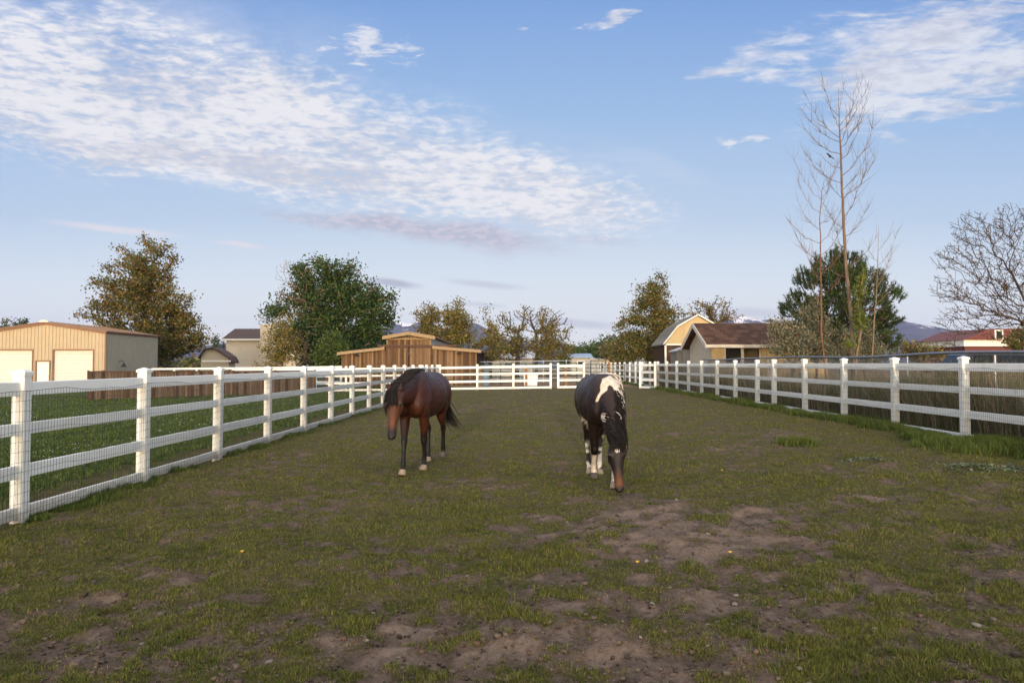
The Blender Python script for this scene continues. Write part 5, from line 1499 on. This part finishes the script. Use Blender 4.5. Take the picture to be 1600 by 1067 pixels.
for px, py, lab in ((378, 875, 'yellow dandelion flower alone in the left foreground grass'), (1141, 872, 'yellow dandelion flower on the bare patch right of the grazing horse'), (1128, 743, 'yellow dandelion flower in the grass right of the grazing muzzle'), (996, 888, 'pale yellow dandelion flower below the grazing horse')):
    g_ = ground_at(px, py); z = float(ground_h(g_.x, g_.y)); o = thing('dandelion', lab, 'flower', (g_.x, g_.y, z), 0, 'dandelions in the paddock')
    m = MB(); m.tube([(0, 0, -.01), (.004, 0, .03), (.0, 0, .05)], .002, 5); m.build('stem', M['leaf'] if False else M['green_metal'], o)
    m = MB()
    for k in range(16):
        a = k * 2 * math.pi / 16; l = .016; m.poly([(0, 0, .052), (math.cos(a - .2) * l, math.sin(a - .2) * l, .056 + (k % 2) * .004), (math.cos(a + .2) * l, math.sin(a + .2) * l, .056 + (k % 2) * .004)])
    m.loft([[(math.cos(a) * .008, math.sin(a) * .008, .05) for a in np.linspace(0, 6.28, 8, False)], [(math.cos(a) * .007, math.sin(a) * .007, .06) for a in np.linspace(0, 6.28, 8, False)]])
    m.build('flower_head', M['petal'], o)
# broad leaved weeds near the right fence
def weed(px, py, lab, n_, spr, sz, sd):
    g_ = ground_at(px, py); rr = random.Random(sd); V = []; Fc = []; C = []
    for _ in range(n_):
        cx, cy = rr.gauss(0, spr), rr.gauss(0, spr * .55); a = rr.uniform(0, 6.28); l = sz * rr.uniform(.6, 1.3); z0 = float(ground_h(g_.x + cx, g_.y + cy)) - g_.z
        d = Vector((math.cos(a), math.sin(a), 0)); q = Vector((-d.y, d.x, 0)); el = rr.uniform(.2, .9); n = len(V)
        p0 = Vector((cx, cy, z0)); pm = p0 + d * l * .5 + Vector((0, 0, el * l * .6)); pe = p0 + d * l + Vector((0, 0, el * l * .55))
        V += [p0, pm + q * l * .22, pe, pm - q * l * .22]; Fc.append((n, n + 1, n + 2, n + 3)); c = rr.choice([(.09, .13, .06), (.13, .17, .10), (.06, .10, .035), (.20, .22, .15), (.16, .17, .09)]); C += [c] * 4
    o = link('weed_clump', npmesh('weed_clump', [tuple(v) for v in V], Fc, M['leaf'], C)); o.location = (g_.x, g_.y, g_.z); tag(o, lab, 'weed', 'broad leaved weed clumps', 'stuff')
weed(1352, 720, 'flat grey green weed clump in the middle of the right foreground turf', 200, .20, .055, 1)
weed(1545, 732, 'large grey green weed patch below the nearest right fence post', 420, .36, .07, 2)
weed(1250, 695, 'small dark weed clump halfway along the right turf', 120, .16, .05, 3)
# ------------------------------------------------------------------ horses (local frame: head towards -Y, z up, withers 1.40 m)
def tube_rings(st, k=20, lat=Vector((1, 0, 0)), power=1.0):
    """st: (x,y,z, half width, half depth)"""
    C = [Vector(s[:3]) for s in st]; out = []
    for i, s in enumerate(st):
        t = (C[min(i + 1, len(C) - 1)] - C[max(i - 1, 0)]).normalized()
        l = (lat - t * lat.dot(t)).normalized(); d = t.cross(l)
        out.append([C[i] + l * (s[3] * math.copysign(abs(math.cos(a)) ** power, math.cos(a))) + d * (s[4] * math.copysign(abs(math.sin(a)) ** power, math.sin(a))) for a in np.linspace(0, 2 * math.pi, k, False)])
    return out


def ellipsoid(m, c, r, rot=(0, 0, 0), k=14):
    from mathutils import Euler
    R = Euler(rot).to_matrix(); rings = []
    for q in np.linspace(-math.pi / 2 + .12, math.pi / 2 - .12, 9):
        rings.append([Vector(c) + R @ Vector((r[0] * math.cos(q) * math.cos(a), r[1] * math.cos(q) * math.sin(a), r[2] * math.sin(q))) for a in np.linspace(0, 2 * math.pi, k, False)])
    m.loft(rings)


def spline(st, per=4):
    """Catmull-Rom through stations of any width"""
    A = np.array(st, float); n = len(A); out = []
    for i in range(n - 1):
        p0, p1, p2, p3 = A[max(i - 1, 0)], A[i], A[i + 1], A[min(i + 2, n - 1)]
        for k in range(per):
            t_ = k / per
            out.append(.5 * ((2 * p1) + (-p0 + p2) * t_ + (2 * p0 - 5 * p1 + 4 * p2 - p3) * t_ ** 2 + (-p0 + 3 * p1 - 3 * p2 + p3) * t_ ** 3))
    out.append(A[-1]); return [tuple(q) for q in out]


TRUNK = [(0, -.36, 1.02, .07, .08), (0, -.31, 1.02, .16, .17), (0, -.20, 1.03, .215, .26), (0, -.05, 1.05, .235, .325), (0, .10, 1.06, .245, .345), (0, .28, 1.035, .275, .325),
         (0, .52, 1.025, .305, .325), (0, .74, 1.06, .29, .30), (0, .92, 1.10, .285, .275), (0, 1.08, 1.09, .255, .25), (0, 1.22, 1.04, .19, .20), (0, 1.30, 1.01, .09, .10)]


def head_rings(poll, nose, roll=0.0, s=1.0):
    a = (nose - poll); L = a.length; a.normalize()
    lat = Vector((1, 0, 0)); lat = (lat - a * lat.dot(a)).normalized()
    n = lat.cross(a); n = -n if n.y > 0 else n           # face side, towards -Y
    rows = []
    for t_, hw, hd, off in ((-.06, .055, .055, -.02), (.02, .072, .085, .0), (.12, .088, .115, .005), (.24, .100, .135, .005), (.34, .097, .138, .0), (.45, .078, .112, .0), (.58, .064, .085, -.002), (.72, .055, .068, -.003), (.84, .056, .064, .0), (.93, .056, .060, .002), (.99, .044, .045, -.003), (1.02, .02, .02, -.01)):
        rows.append((t_, hw * s, hd * s, off * s))
    rings = []
    for t_, hw, hd, off in rows:
        c = poll + a * (L * t_) + n * (off - hd + .055 * s)
        ring = []
        for q in np.linspace(0, 2 * math.pi, 20, False):
            w_ = math.cos(q); d_ = math.sin(q)
            ww = hw * (1 - .22 * max(0, -d_)) * math.copysign(abs(w_) ** .85, w_)
            ring.append(c + lat * ww + n * (hd * math.copysign(abs(d_) ** .9, d_)))
        rings.append(ring)
    return rings, a, lat, n, L


def make_horse(label, loc, rz, scale, neck, poll, nose, legs, coat, mane_fn, fore_fn, tail_pts, hoofmats, voxel=.0125):
    r = thing('horse', label, 'horse', loc, rz); r.scale = (scale,) * 3
    m = MB()
    m.loft(tube_rings(spline(TRUNK), 24, power=.92))
    m.loft(tube_rings(spline(neck), 20))
    poll, nose = Vector(poll), Vector(nose)
    hr, a, lat, n, L = head_rings(poll, nose)
    m.loft(hr)
    # jaw bones, nostrils rims, brow
    for s in (-1, 1):
        ellipsoid(m, poll + a * L * .30 + lat * s * .062 - n * .10, (.040, .06, .085))
        ellipsoid(m, poll + a * L * .27 + lat * s * .078 + n * .012, (.030, .034, .040))
        ellipsoid(m, poll + a * L * .92 + lat * s * .034 + n * .015, (.024, .026, .034))
    # ears
    ears = []
    for s in (-1, 1):
        e0 = poll + a * .005 + lat * s * .055 - n * .03; dr = (-a * .95 + lat * s * .28 + n * .12).normalized()
        rows = []
        for t_, w_ in ((-.03, .02), (.0, .028), (.05, .034), (.09, .028), (.125, .014), (.145, .004)):
            rows.append((*(e0 + dr * t_), w_, w_ * .62))
        m.loft(tube_rings(rows, 10, lat))
    # shoulders, chest, stifles and haunches
    for s in (-1, 1):
        ellipsoid(m, (s * .135, -.12, 1.00), (.115, .15, .27), (-.35, 0, 0))
        ellipsoid(m, (s * .10, -.27, .93), (.10, .10, .15))
        ellipsoid(m, (s * .15, 1.05, 1.03), (.14, .21, .28), (.25, 0, 0))
        ellipsoid(m, (s * .165, .88, .90), (.11, .14, .16))
    for lg in legs:
        m.loft(tube_rings(spline(lg['st'], 3), 14))
    ob = m.build('body_tmp', M['coat'])
    md = ob.modifiers.new('r', 'REMESH'); md.mode = 'VOXEL'; md.voxel_size = voxel; md.use_smooth_shade = True
    sm = ob.modifiers.new('s', 'SMOOTH'); sm.factor = .5; sm.iterations = 5
    dg = bpy.context.evaluated_depsgraph_get(); dg.update()
    me = bpy.data.meshes.new_from_object(ob.evaluated_get(dg)); me.name = 'body'
    bpy.data.objects.remove(ob)
    n_v = len(me.vertices); V = np.empty(n_v * 3, np.float32); me.vertices.foreach_get('co', V); V = V.reshape(-1, 3).astype(float)
    # position along the head 0..1 (below 0 elsewhere)
    q = V - np.array(poll); th = q @ np.array(a) / L; perp = np.linalg.norm(q - np.outer(q @ np.array(a), np.array(a)) + np.array(n) * .07, axis=1)
    hl = q @ np.array(lat); hn = q @ np.array(n)
    head = (th > -.05) & (perp < .21) & (V[:, 1] < poll.y + .12) & (V[:, 2] < poll.z + .1)
    c = coat(V, np.where(head, th, -1), hl, hn)
    while me.color_attributes: me.color_attributes.remove(me.color_attributes[0])
    ca = me.color_attributes.new('Col', 'FLOAT_COLOR', 'POINT'); c4 = np.ones((n_v, 4), np.float32); c4[:, :3] = c
    ca.data.foreach_set('color', c4.ravel())
    me.materials.clear(); me.materials.append(M['coat'])
    me.polygons.foreach_set('use_smooth', [True] * len(me.polygons))
    b = link('body', me, r)
    for s in (-1, 1):
        e = MB(); ellipsoid(e, poll + a * L * .275 + lat * s * .093 + n * .016, (.019, .021, .021)); e.build('eye', M['eye'], r, True)
        e = MB(); ellipsoid(e, poll + a * L * .935 + lat * s * .040 + n * .030, (.010, .010, .015)); e.build('nostril', M['eye'], r, True)
    # hooves
    for lg, hm_ in zip(legs, hoofmats):
        p = Vector(lg['hoof']); d = Vector(lg.get('dir', (0, -.35, -1))).normalized(); l = Vector((1, 0, 0)); l = (l - d * l.dot(d)).normalized(); f_ = d.cross(l); f_ = -f_ if f_.y > 0 else f_
        rows = []
        e = MB()
        for t_, w_, dp, fo in ((-.005, .044, .046, 0), (.02, .049, .054, .004), (.05, .055, .062, .01), (.072, .058, .066, .014)):
            rows.append([p + d * t_ + f_ * fo + l * (w_ * math.cos(q_)) + f_ * (dp * math.sin(q_)) for q_ in np.linspace(0, 2 * math.pi, 16, False)])
        e.loft(rows); e.build('hoof', M[hm_], r, True)
    def hair(name, strands, cols):
        """strands: list of (points, width)"""
        V_, F_, C_ = [], [], []
        for pts, w_, cc in strands:
            pts = [Vector(p) for p in pts]; n0 = len(V_); k = len(pts)
            for i, p in enumerate(pts):
                t_ = (pts[min(i + 1, k - 1)] - pts[max(i - 1, 0)]).normalized(); sd = t_.cross(Vector((random.gauss(0, .15), random.gauss(0, .15) - 1, .25))).normalized()
                up = sd.cross(t_); f_ = i / (k - 1); ww = w_ * (1 - f_ ** 2 * .88)
                V_ += [tuple(p - sd * ww * .5), tuple(p + up * ww * .18), tuple(p + sd * ww * .5)]
                C_ += [cc] * 3
            for i in range(k - 1):
                b_ = n0 + i * 3
                F_ += [(b_, b_ + 1, b_ + 4, b_ + 3), (b_ + 1, b_ + 2, b_ + 5, b_ + 4), (b_ + 2, b_, b_ + 3, b_ + 5)]
        return link(name, npmesh(name, V_, F_, M['hair'], C_, True), r)
    hair('mane', mane_fn(poll, a, lat, n, L), None)
    hair('forelock', fore_fn(poll, a, lat, n, L), None)
    st = []
    for _ in range(150):
        pts = []; o1 = Vector((random.gauss(0, .018), random.gauss(0, .018), random.gauss(0, .02))); o2 = Vector((random.gauss(0, .07), random.gauss(0, .06), random.gauss(0, .05))); cut = random.uniform(.6, 1.05)
        T_ = [Vector(p) for p in tail_pts]; k = len(T_)
        for i in range(8):
            f_ = i / 7 * cut * (k - 1); j = min(int(f_), k - 2); p = T_[j].lerp(T_[j + 1], f_ - j)
            w_ = i / 7
            pts.append(p + o1 * (1 - w_) * 1.2 + o2 * w_)
        g_ = random.uniform(.6, 1.5); st.append((pts, .012, (.010 * g_, .008 * g_, .007 * g_)))
    hair('tail', st, None)
    return r


def leg(front, top, mid, knee, fet, cor, hoof, k=1.0, hdir=(0, -.3, -1)):
    """joint positions -> stations with tapering"""
    T, Mi, K, Fe, Co = (Vector(p) for p in (top, mid, knee, fet, cor))
    st = []
    def ad(p, a, b): st.append((p.x, p.y, p.z, a * k, b * k))
    if front:
        ad(T, .085, .12); ad(T.lerp(Mi, .55), .080, .10); ad(Mi, .066, .080); ad(Mi.lerp(K, .6), .049, .056); ad(K + (Mi - K).normalized() * .05, .045, .049); ad(K, .047, .052); ad(K + (Fe - K).normalized() * .055, .036, .043)
        ad(K.lerp(Fe, .35), .030, .037); ad(K.lerp(Fe, .75), .029, .038); ad(Fe, .037, .044); ad(Fe.lerp(Co, .5), .031, .035); ad(Co, .042, .047)
    else:
        ad(T, .10, .15); ad(T.lerp(Mi, .5), .095, .13); ad(Mi, .074, .105); ad(Mi.lerp(K, .6), .050, .066); ad(K + (Mi - K).normalized() * .05, .044, .066); ad(K, .044, .060); ad(K + (Fe - K).normalized() * .07, .037, .048)
        ad(K.lerp(Fe, .4), .032, .040); ad(K.lerp(Fe, .78), .031, .040); ad(Fe, .039, .046); ad(Fe.lerp(Co, .5), .033, .037); ad(Co, .044, .048)
    return {'st': st, 'hoof': hoof, 'dir': hdir}


def strand(p, drop, side, k=6, curl=.02, w=.02, c=(.012, .009, .008)):
    """from crest point p: over the crest to one side and down"""
    pts = []; sd = Vector(side); ph = random.uniform(0, 6)
    for i in range(k):
        f_ = i / (k - 1)
        pts.append(Vector(p) + sd * (math.sin(min(1, f_ * 1.5) * math.pi / 2)) + Vector((0, 0, 1)) * (-drop * f_ ** 1.4 + .018 * math.sin(f_ * 3.0)) + Vector((math.sin(ph + f_ * 4), math.cos(ph + f_ * 4), 0)) * curl * f_)
    g_ = random.uniform(.6, 1.6)
    return (pts, w, tuple(q * g_ for q in c))


# --- bay, walking, head low
NECK_B = [(.0, .12, 1.10, .17, .30), (.0, -.06, 1.12, .165, .285), (-.008, -.24, 1.125, .135, .235), (-.02, -.42, 1.105, .112, .185), (-.035, -.58, 1.085, .096, .152), (-.05, -.72, 1.06, .086, .125), (-.056, -.82, 1.03, .075, .10), (-.058, -.87, 1.0, .05, .06)]
POLL_B, NOSE_B = (-.06, -.86, 1.125), (-.035, -1.04, .535)
legs_b = [
    leg(True, (-.125, -.08, .92), (-.115, -.14, .66), (-.095, -.24, .43), (-.085, -.315, .135), (-.08, -.355, .06), (-.08, -.357, .058)),
    leg(True, (.125, -.04, .92), (.12, .02, .66), (.10, .08, .42), (.09, .16, .14), (.088, .135, .062), (.088, .133, .060)),
    leg(False, (-.14, 1.0, 1.0), (-.13, .97, .72), (-.10, 1.17, .50), (-.08, 1.10, .14), (-.075, 1.06, .062), (-.075, 1.058, .060)),
    leg(False, (.14, 1.02, 1.0), (.135, 1.02, .72), (.115, 1.27, .52), (.095, 1.36, .20), (.09, 1.37, .115), (.09, 1.37, .11), 1.0, (0, -.05, -1)),
]
def coat_bay(V, th, hl, hn):
    x, y, z = V.T
    n1 = fbm(x * 9 + y * 7, z * 9 - y * 5, 3, 5)
    c = np.empty((len(V), 3)); c[:] = (.044, .0125, .0058)
    up = sstep(1.18, 1.40, z)                      # dark topline of a dark bay
    c = c * (1 - .62 * up[:, None])
    c = c * (.8 + .4 * n1)[:, None]
    brt = sstep(.95, .72, z) * sstep(.6, .3, z + .0 * x) ; 
    c = c + np.outer(brt * (y < .1), (.026, .009, .003))
    nk = sstep(.05, -.3, y) * sstep(1.08, 1.28, z)
    c = c * (1 - .45 * nk[:, None])
    hd = (th > -.02)[:, None]
    face = np.array((.085, .029, .010)) * (.75 + .5 * n1)[:, None]
    c = np.where(hd, face, c)
    mz = np.where(th > 0, sstep(.74, .88, th + (n1 - .5) * .08), 0)[:, None]
    c = c * (1 - mz) + np.array((.012, .009, .008)) * mz
    lg = sstep(.60, .46, z + (n1 - .5) * .08) * (th < -.02)
    c = c * (1 - lg[:, None]) + np.array((.009, .007, .006)) * lg[:, None]
    return c
def mane_bay(poll, a, lat, n, L):
    out = []
    crest = [Vector(p) for p in ((0, .22, 1.405), (0, .0, 1.405), (-.008, -.2, 1.365), (-.02, -.4, 1.30), (-.035, -.58, 1.245), (-.05, -.74, 1.19), (-.058, -.86, 1.135))]
    for i in range(950):
        u = random.random() ** .9 * (len(crest) - 1.001); j = int(u); p = crest[j].lerp(crest[j + 1], u - j); p = p + Vector((random.gauss(.025, .03), random.uniform(-.03, 0), random.uniform(-.006, .012)))
        f_ = u / (len(crest) - 1); rr_ = .15 - .065 * f_
        out.append(strand(p, random.uniform(.18, .36), (-rr_ * random.uniform(.85, 1.15), random.uniform(-.10, .02), 0), 7, .014, .013))
    return out
def fore_bay(poll, a, lat, n, L):
    out = []
    for i in range(70):
        s = random.uniform(-.045, .055); p = poll + lat * s * .7 + n * .0 - a * .04; l = random.uniform(.16, .30); pts = []
        for k in range(6):
            f_ = k / 5; pts.append(p + a * l * f_ + lat * (s * .9 * f_ + random.gauss(0, .004)) + n * (.03 + .055 * math.sin(min(1, f_ * 2.2 + .2) * math.pi / 2) - .02 * abs(s) / .05))
        out.append((pts, .020, (.010, .008, .007)))
    return out
loc = (-1.385, 10.75)
make_horse('bay horse with black mane and legs walking forward, head lowered', (loc[0], loc[1], float(gz(*loc)) - .005), rad(-7.2), 1.03, NECK_B, POLL_B, NOSE_B, legs_b, coat_bay, mane_bay, fore_bay,
           [(0, 1.28, 1.16), (.02, 1.42, 1.08), (.05, 1.50, .90), (.10, 1.54, .72), (.18, 1.56, .55), (.26, 1.56, .46)], ['hoof', 'hoof', 'hoof', 'hoof_dark'])

# --- brown and white paint horse, grazing
NECK_P = [(.0, .12, 1.08, .175, .30), (.0, -.04, 1.06, .175, .29), (.01, -.20, .99, .155, .25), (.02, -.34, .90, .132, .205), (.03, -.46, .80, .112, .168), (.035, -.57, .70, .098, .140), (.038, -.66, .61, .086, .115), (.04, -.72, .55, .07, .09)]
POLL_P, NOSE_P = (.04, -.74, .60), (.055, -.90, .03)
legs_p = [
    leg(True, (-.13, .0, .92), (-.125, .06, .66), (-.115, .10, .40), (-.105, .30, .17), (-.10, .30, .085), (-.10, .30, .083), 1.12, (0, -.12, -1)),
    leg(True, (.13, -.08, .92), (.12, -.16, .66), (.095, -.25, .42), (.07, -.37, .135), (.06, -.41, .062), (.06, -.412, .060)),
    leg(False, (-.14, 1.0, 1.0), (-.13, .92, .72), (-.115, 1.02, .48), (-.105, .86, .14), (-.10, .82, .062), (-.10, .818, .060)),
    leg(False, (.14, .98, 1.0), (.12, .86, .72), (.07, .96, .48), (.035, .78, .14), (.03, .74, .062), (.03, .738, .060)),
]
def coat_paint(V, th, hl, hn):
    x, y, z = V.T
    n1 = fbm(x * 9 + y * 7, z * 9 - y * 5, 3, 15); n2 = fbm(x * 6 + 3, z * 6 + y * 5, 3, 19) - .5; n3 = fbm(x * 5 + 8, z * 7 + y * 4, 3, 29) - .5
    c = np.empty((len(V), 3)); c[:] = (.017, .008, .006); c = c * (.75 + .5 * n1)[:, None]
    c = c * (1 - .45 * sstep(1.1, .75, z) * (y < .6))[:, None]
    def blob(cx, cy, cz, rx, ry, rz_): return 1 - np.sqrt(((x - cx) / rx) ** 2 + ((y - cy) / ry) ** 2 + ((z - cz) / rz_) ** 2)
    def along(poly):
        best = np.full(len(V), -9.)
        for (x0, z0, a0), (x1, z1, a1) in zip(poly[:-1], poly[1:]):
            t_ = np.clip(((x - x0) * (x1 - x0) + (z - z0) * (z1 - z0)) / ((x1 - x0) ** 2 + (z1 - z0) ** 2), 0, 1)
            wd = a0 + (a1 - a0) * t_
            best = np.maximum(best, (wd - np.hypot(x - x0 - t_ * (x1 - x0), z - z0 - t_ * (z1 - z0))) / .05)
        return best
    w_ = np.where((y < .34) & (th < 0), along([(-.135, 1.06, .008), (-.10, 1.13, .022), (-.05, 1.21, .045), (-.01, 1.29, .055), (.05, 1.32, .06), (.11, 1.25, .05), (.17, 1.13, .04), (.22, .98, .03)]), -1)
    w_ = np.maximum(w_, blob(.04, .18, 1.36, .12, .22, .10))
    w_ = np.maximum(w_, blob(-.055, -.46, .87, .055, .12, .06))
    # belly and hind legs
    w_ = np.maximum(w_, np.where((y > .55) & (z < .86), .04 + .9 * n3 * (z > .36), -1))
    w_ = np.maximum(w_, np.where((y < .5) & (z < .34 + .1 * (x > 0)) & (th < 0), .3, -1))
    dk = np.where((y < .5) & (z > .30) & (z < .5), 1, 0)
    W = sstep(-.02, .12, w_ + n2 * 1.1)[:, None]
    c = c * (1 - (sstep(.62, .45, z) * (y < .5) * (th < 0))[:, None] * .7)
    c = c * (1 - W) + np.array((.56, .50, .43)) * W
    hd = (th > 0)
    face = np.array((.015, .0075, .006)) * (.75 + .5 * n1)[:, None]
    low = sstep(.50, .85, th)[:, None]; face = face * (1 - low) + np.array((.10, .037, .014)) * (.7 + .6 * n1)[:, None] * low
    mz = sstep(.86, .95, th)[:, None]; face = face * (1 - mz) + np.array((.010, .008, .008)) * mz
    star = (sstep(.034, .024, np.sqrt((hl + .0) ** 2 + ((th - .20) * .6) ** 2) + n2 * .02) * (hn > -.02))[:, None]
    face = face * (1 - star) + np.array((.55, .50, .45)) * star
    return np.where(hd[:, None], face, c)
def mane_paint(poll, a, lat, n, L):
    out = []
    crest = [Vector(p) for p in ((0, .16, 1.40), (.0, -.02, 1.335), (.01, -.18, 1.22), (.02, -.34, 1.08), (.03, -.48, .935), (.036, -.60, .80), (.04, -.72, .645))]
    for i in range(1150):
        u = random.random() * (len(crest) - 1.001); j = int(u); p = crest[j].lerp(crest[j + 1], u - j); f_ = u / (len(crest) - 1)
        p = p + Vector((random.gauss(-.035, .035), random.uniform(-.03, .0), random.uniform(-.006, .012))); rr_ = .15 - .065 * f_
        wht = (f_ < .27 and random.random() < .9) or (.66 < f_ < .70 and random.random() < .35)
        out.append(strand(p, random.uniform(.14, .32), (rr_ * random.uniform(.7, 1.25), random.uniform(-.12, -.02), 0), 7, .012, .013, (.45, .41, .36) if wht else (.010, .008, .008)))
    return out
def fore_paint(poll, a, lat, n, L):
    out = []
    for i in range(60):
        s = random.uniform(-.045, .05); p = poll + lat * s * .6 - n * .01 - a * .02; l = random.uniform(.08, .15); pts = []
        for k in range(6):
            f_ = k / 5; pts.append(p + a * l * f_ + lat * (s * .9 * f_ + random.gauss(0, .004)) + n * (.03 + .055 * math.sin(min(1, f_ * 2.2 + .2) * math.pi / 2) - .02 * abs(s) / .05))
        out.append((pts, .018, (.010, .008, .008)))
    return out
loc = (1.165, 9.45)
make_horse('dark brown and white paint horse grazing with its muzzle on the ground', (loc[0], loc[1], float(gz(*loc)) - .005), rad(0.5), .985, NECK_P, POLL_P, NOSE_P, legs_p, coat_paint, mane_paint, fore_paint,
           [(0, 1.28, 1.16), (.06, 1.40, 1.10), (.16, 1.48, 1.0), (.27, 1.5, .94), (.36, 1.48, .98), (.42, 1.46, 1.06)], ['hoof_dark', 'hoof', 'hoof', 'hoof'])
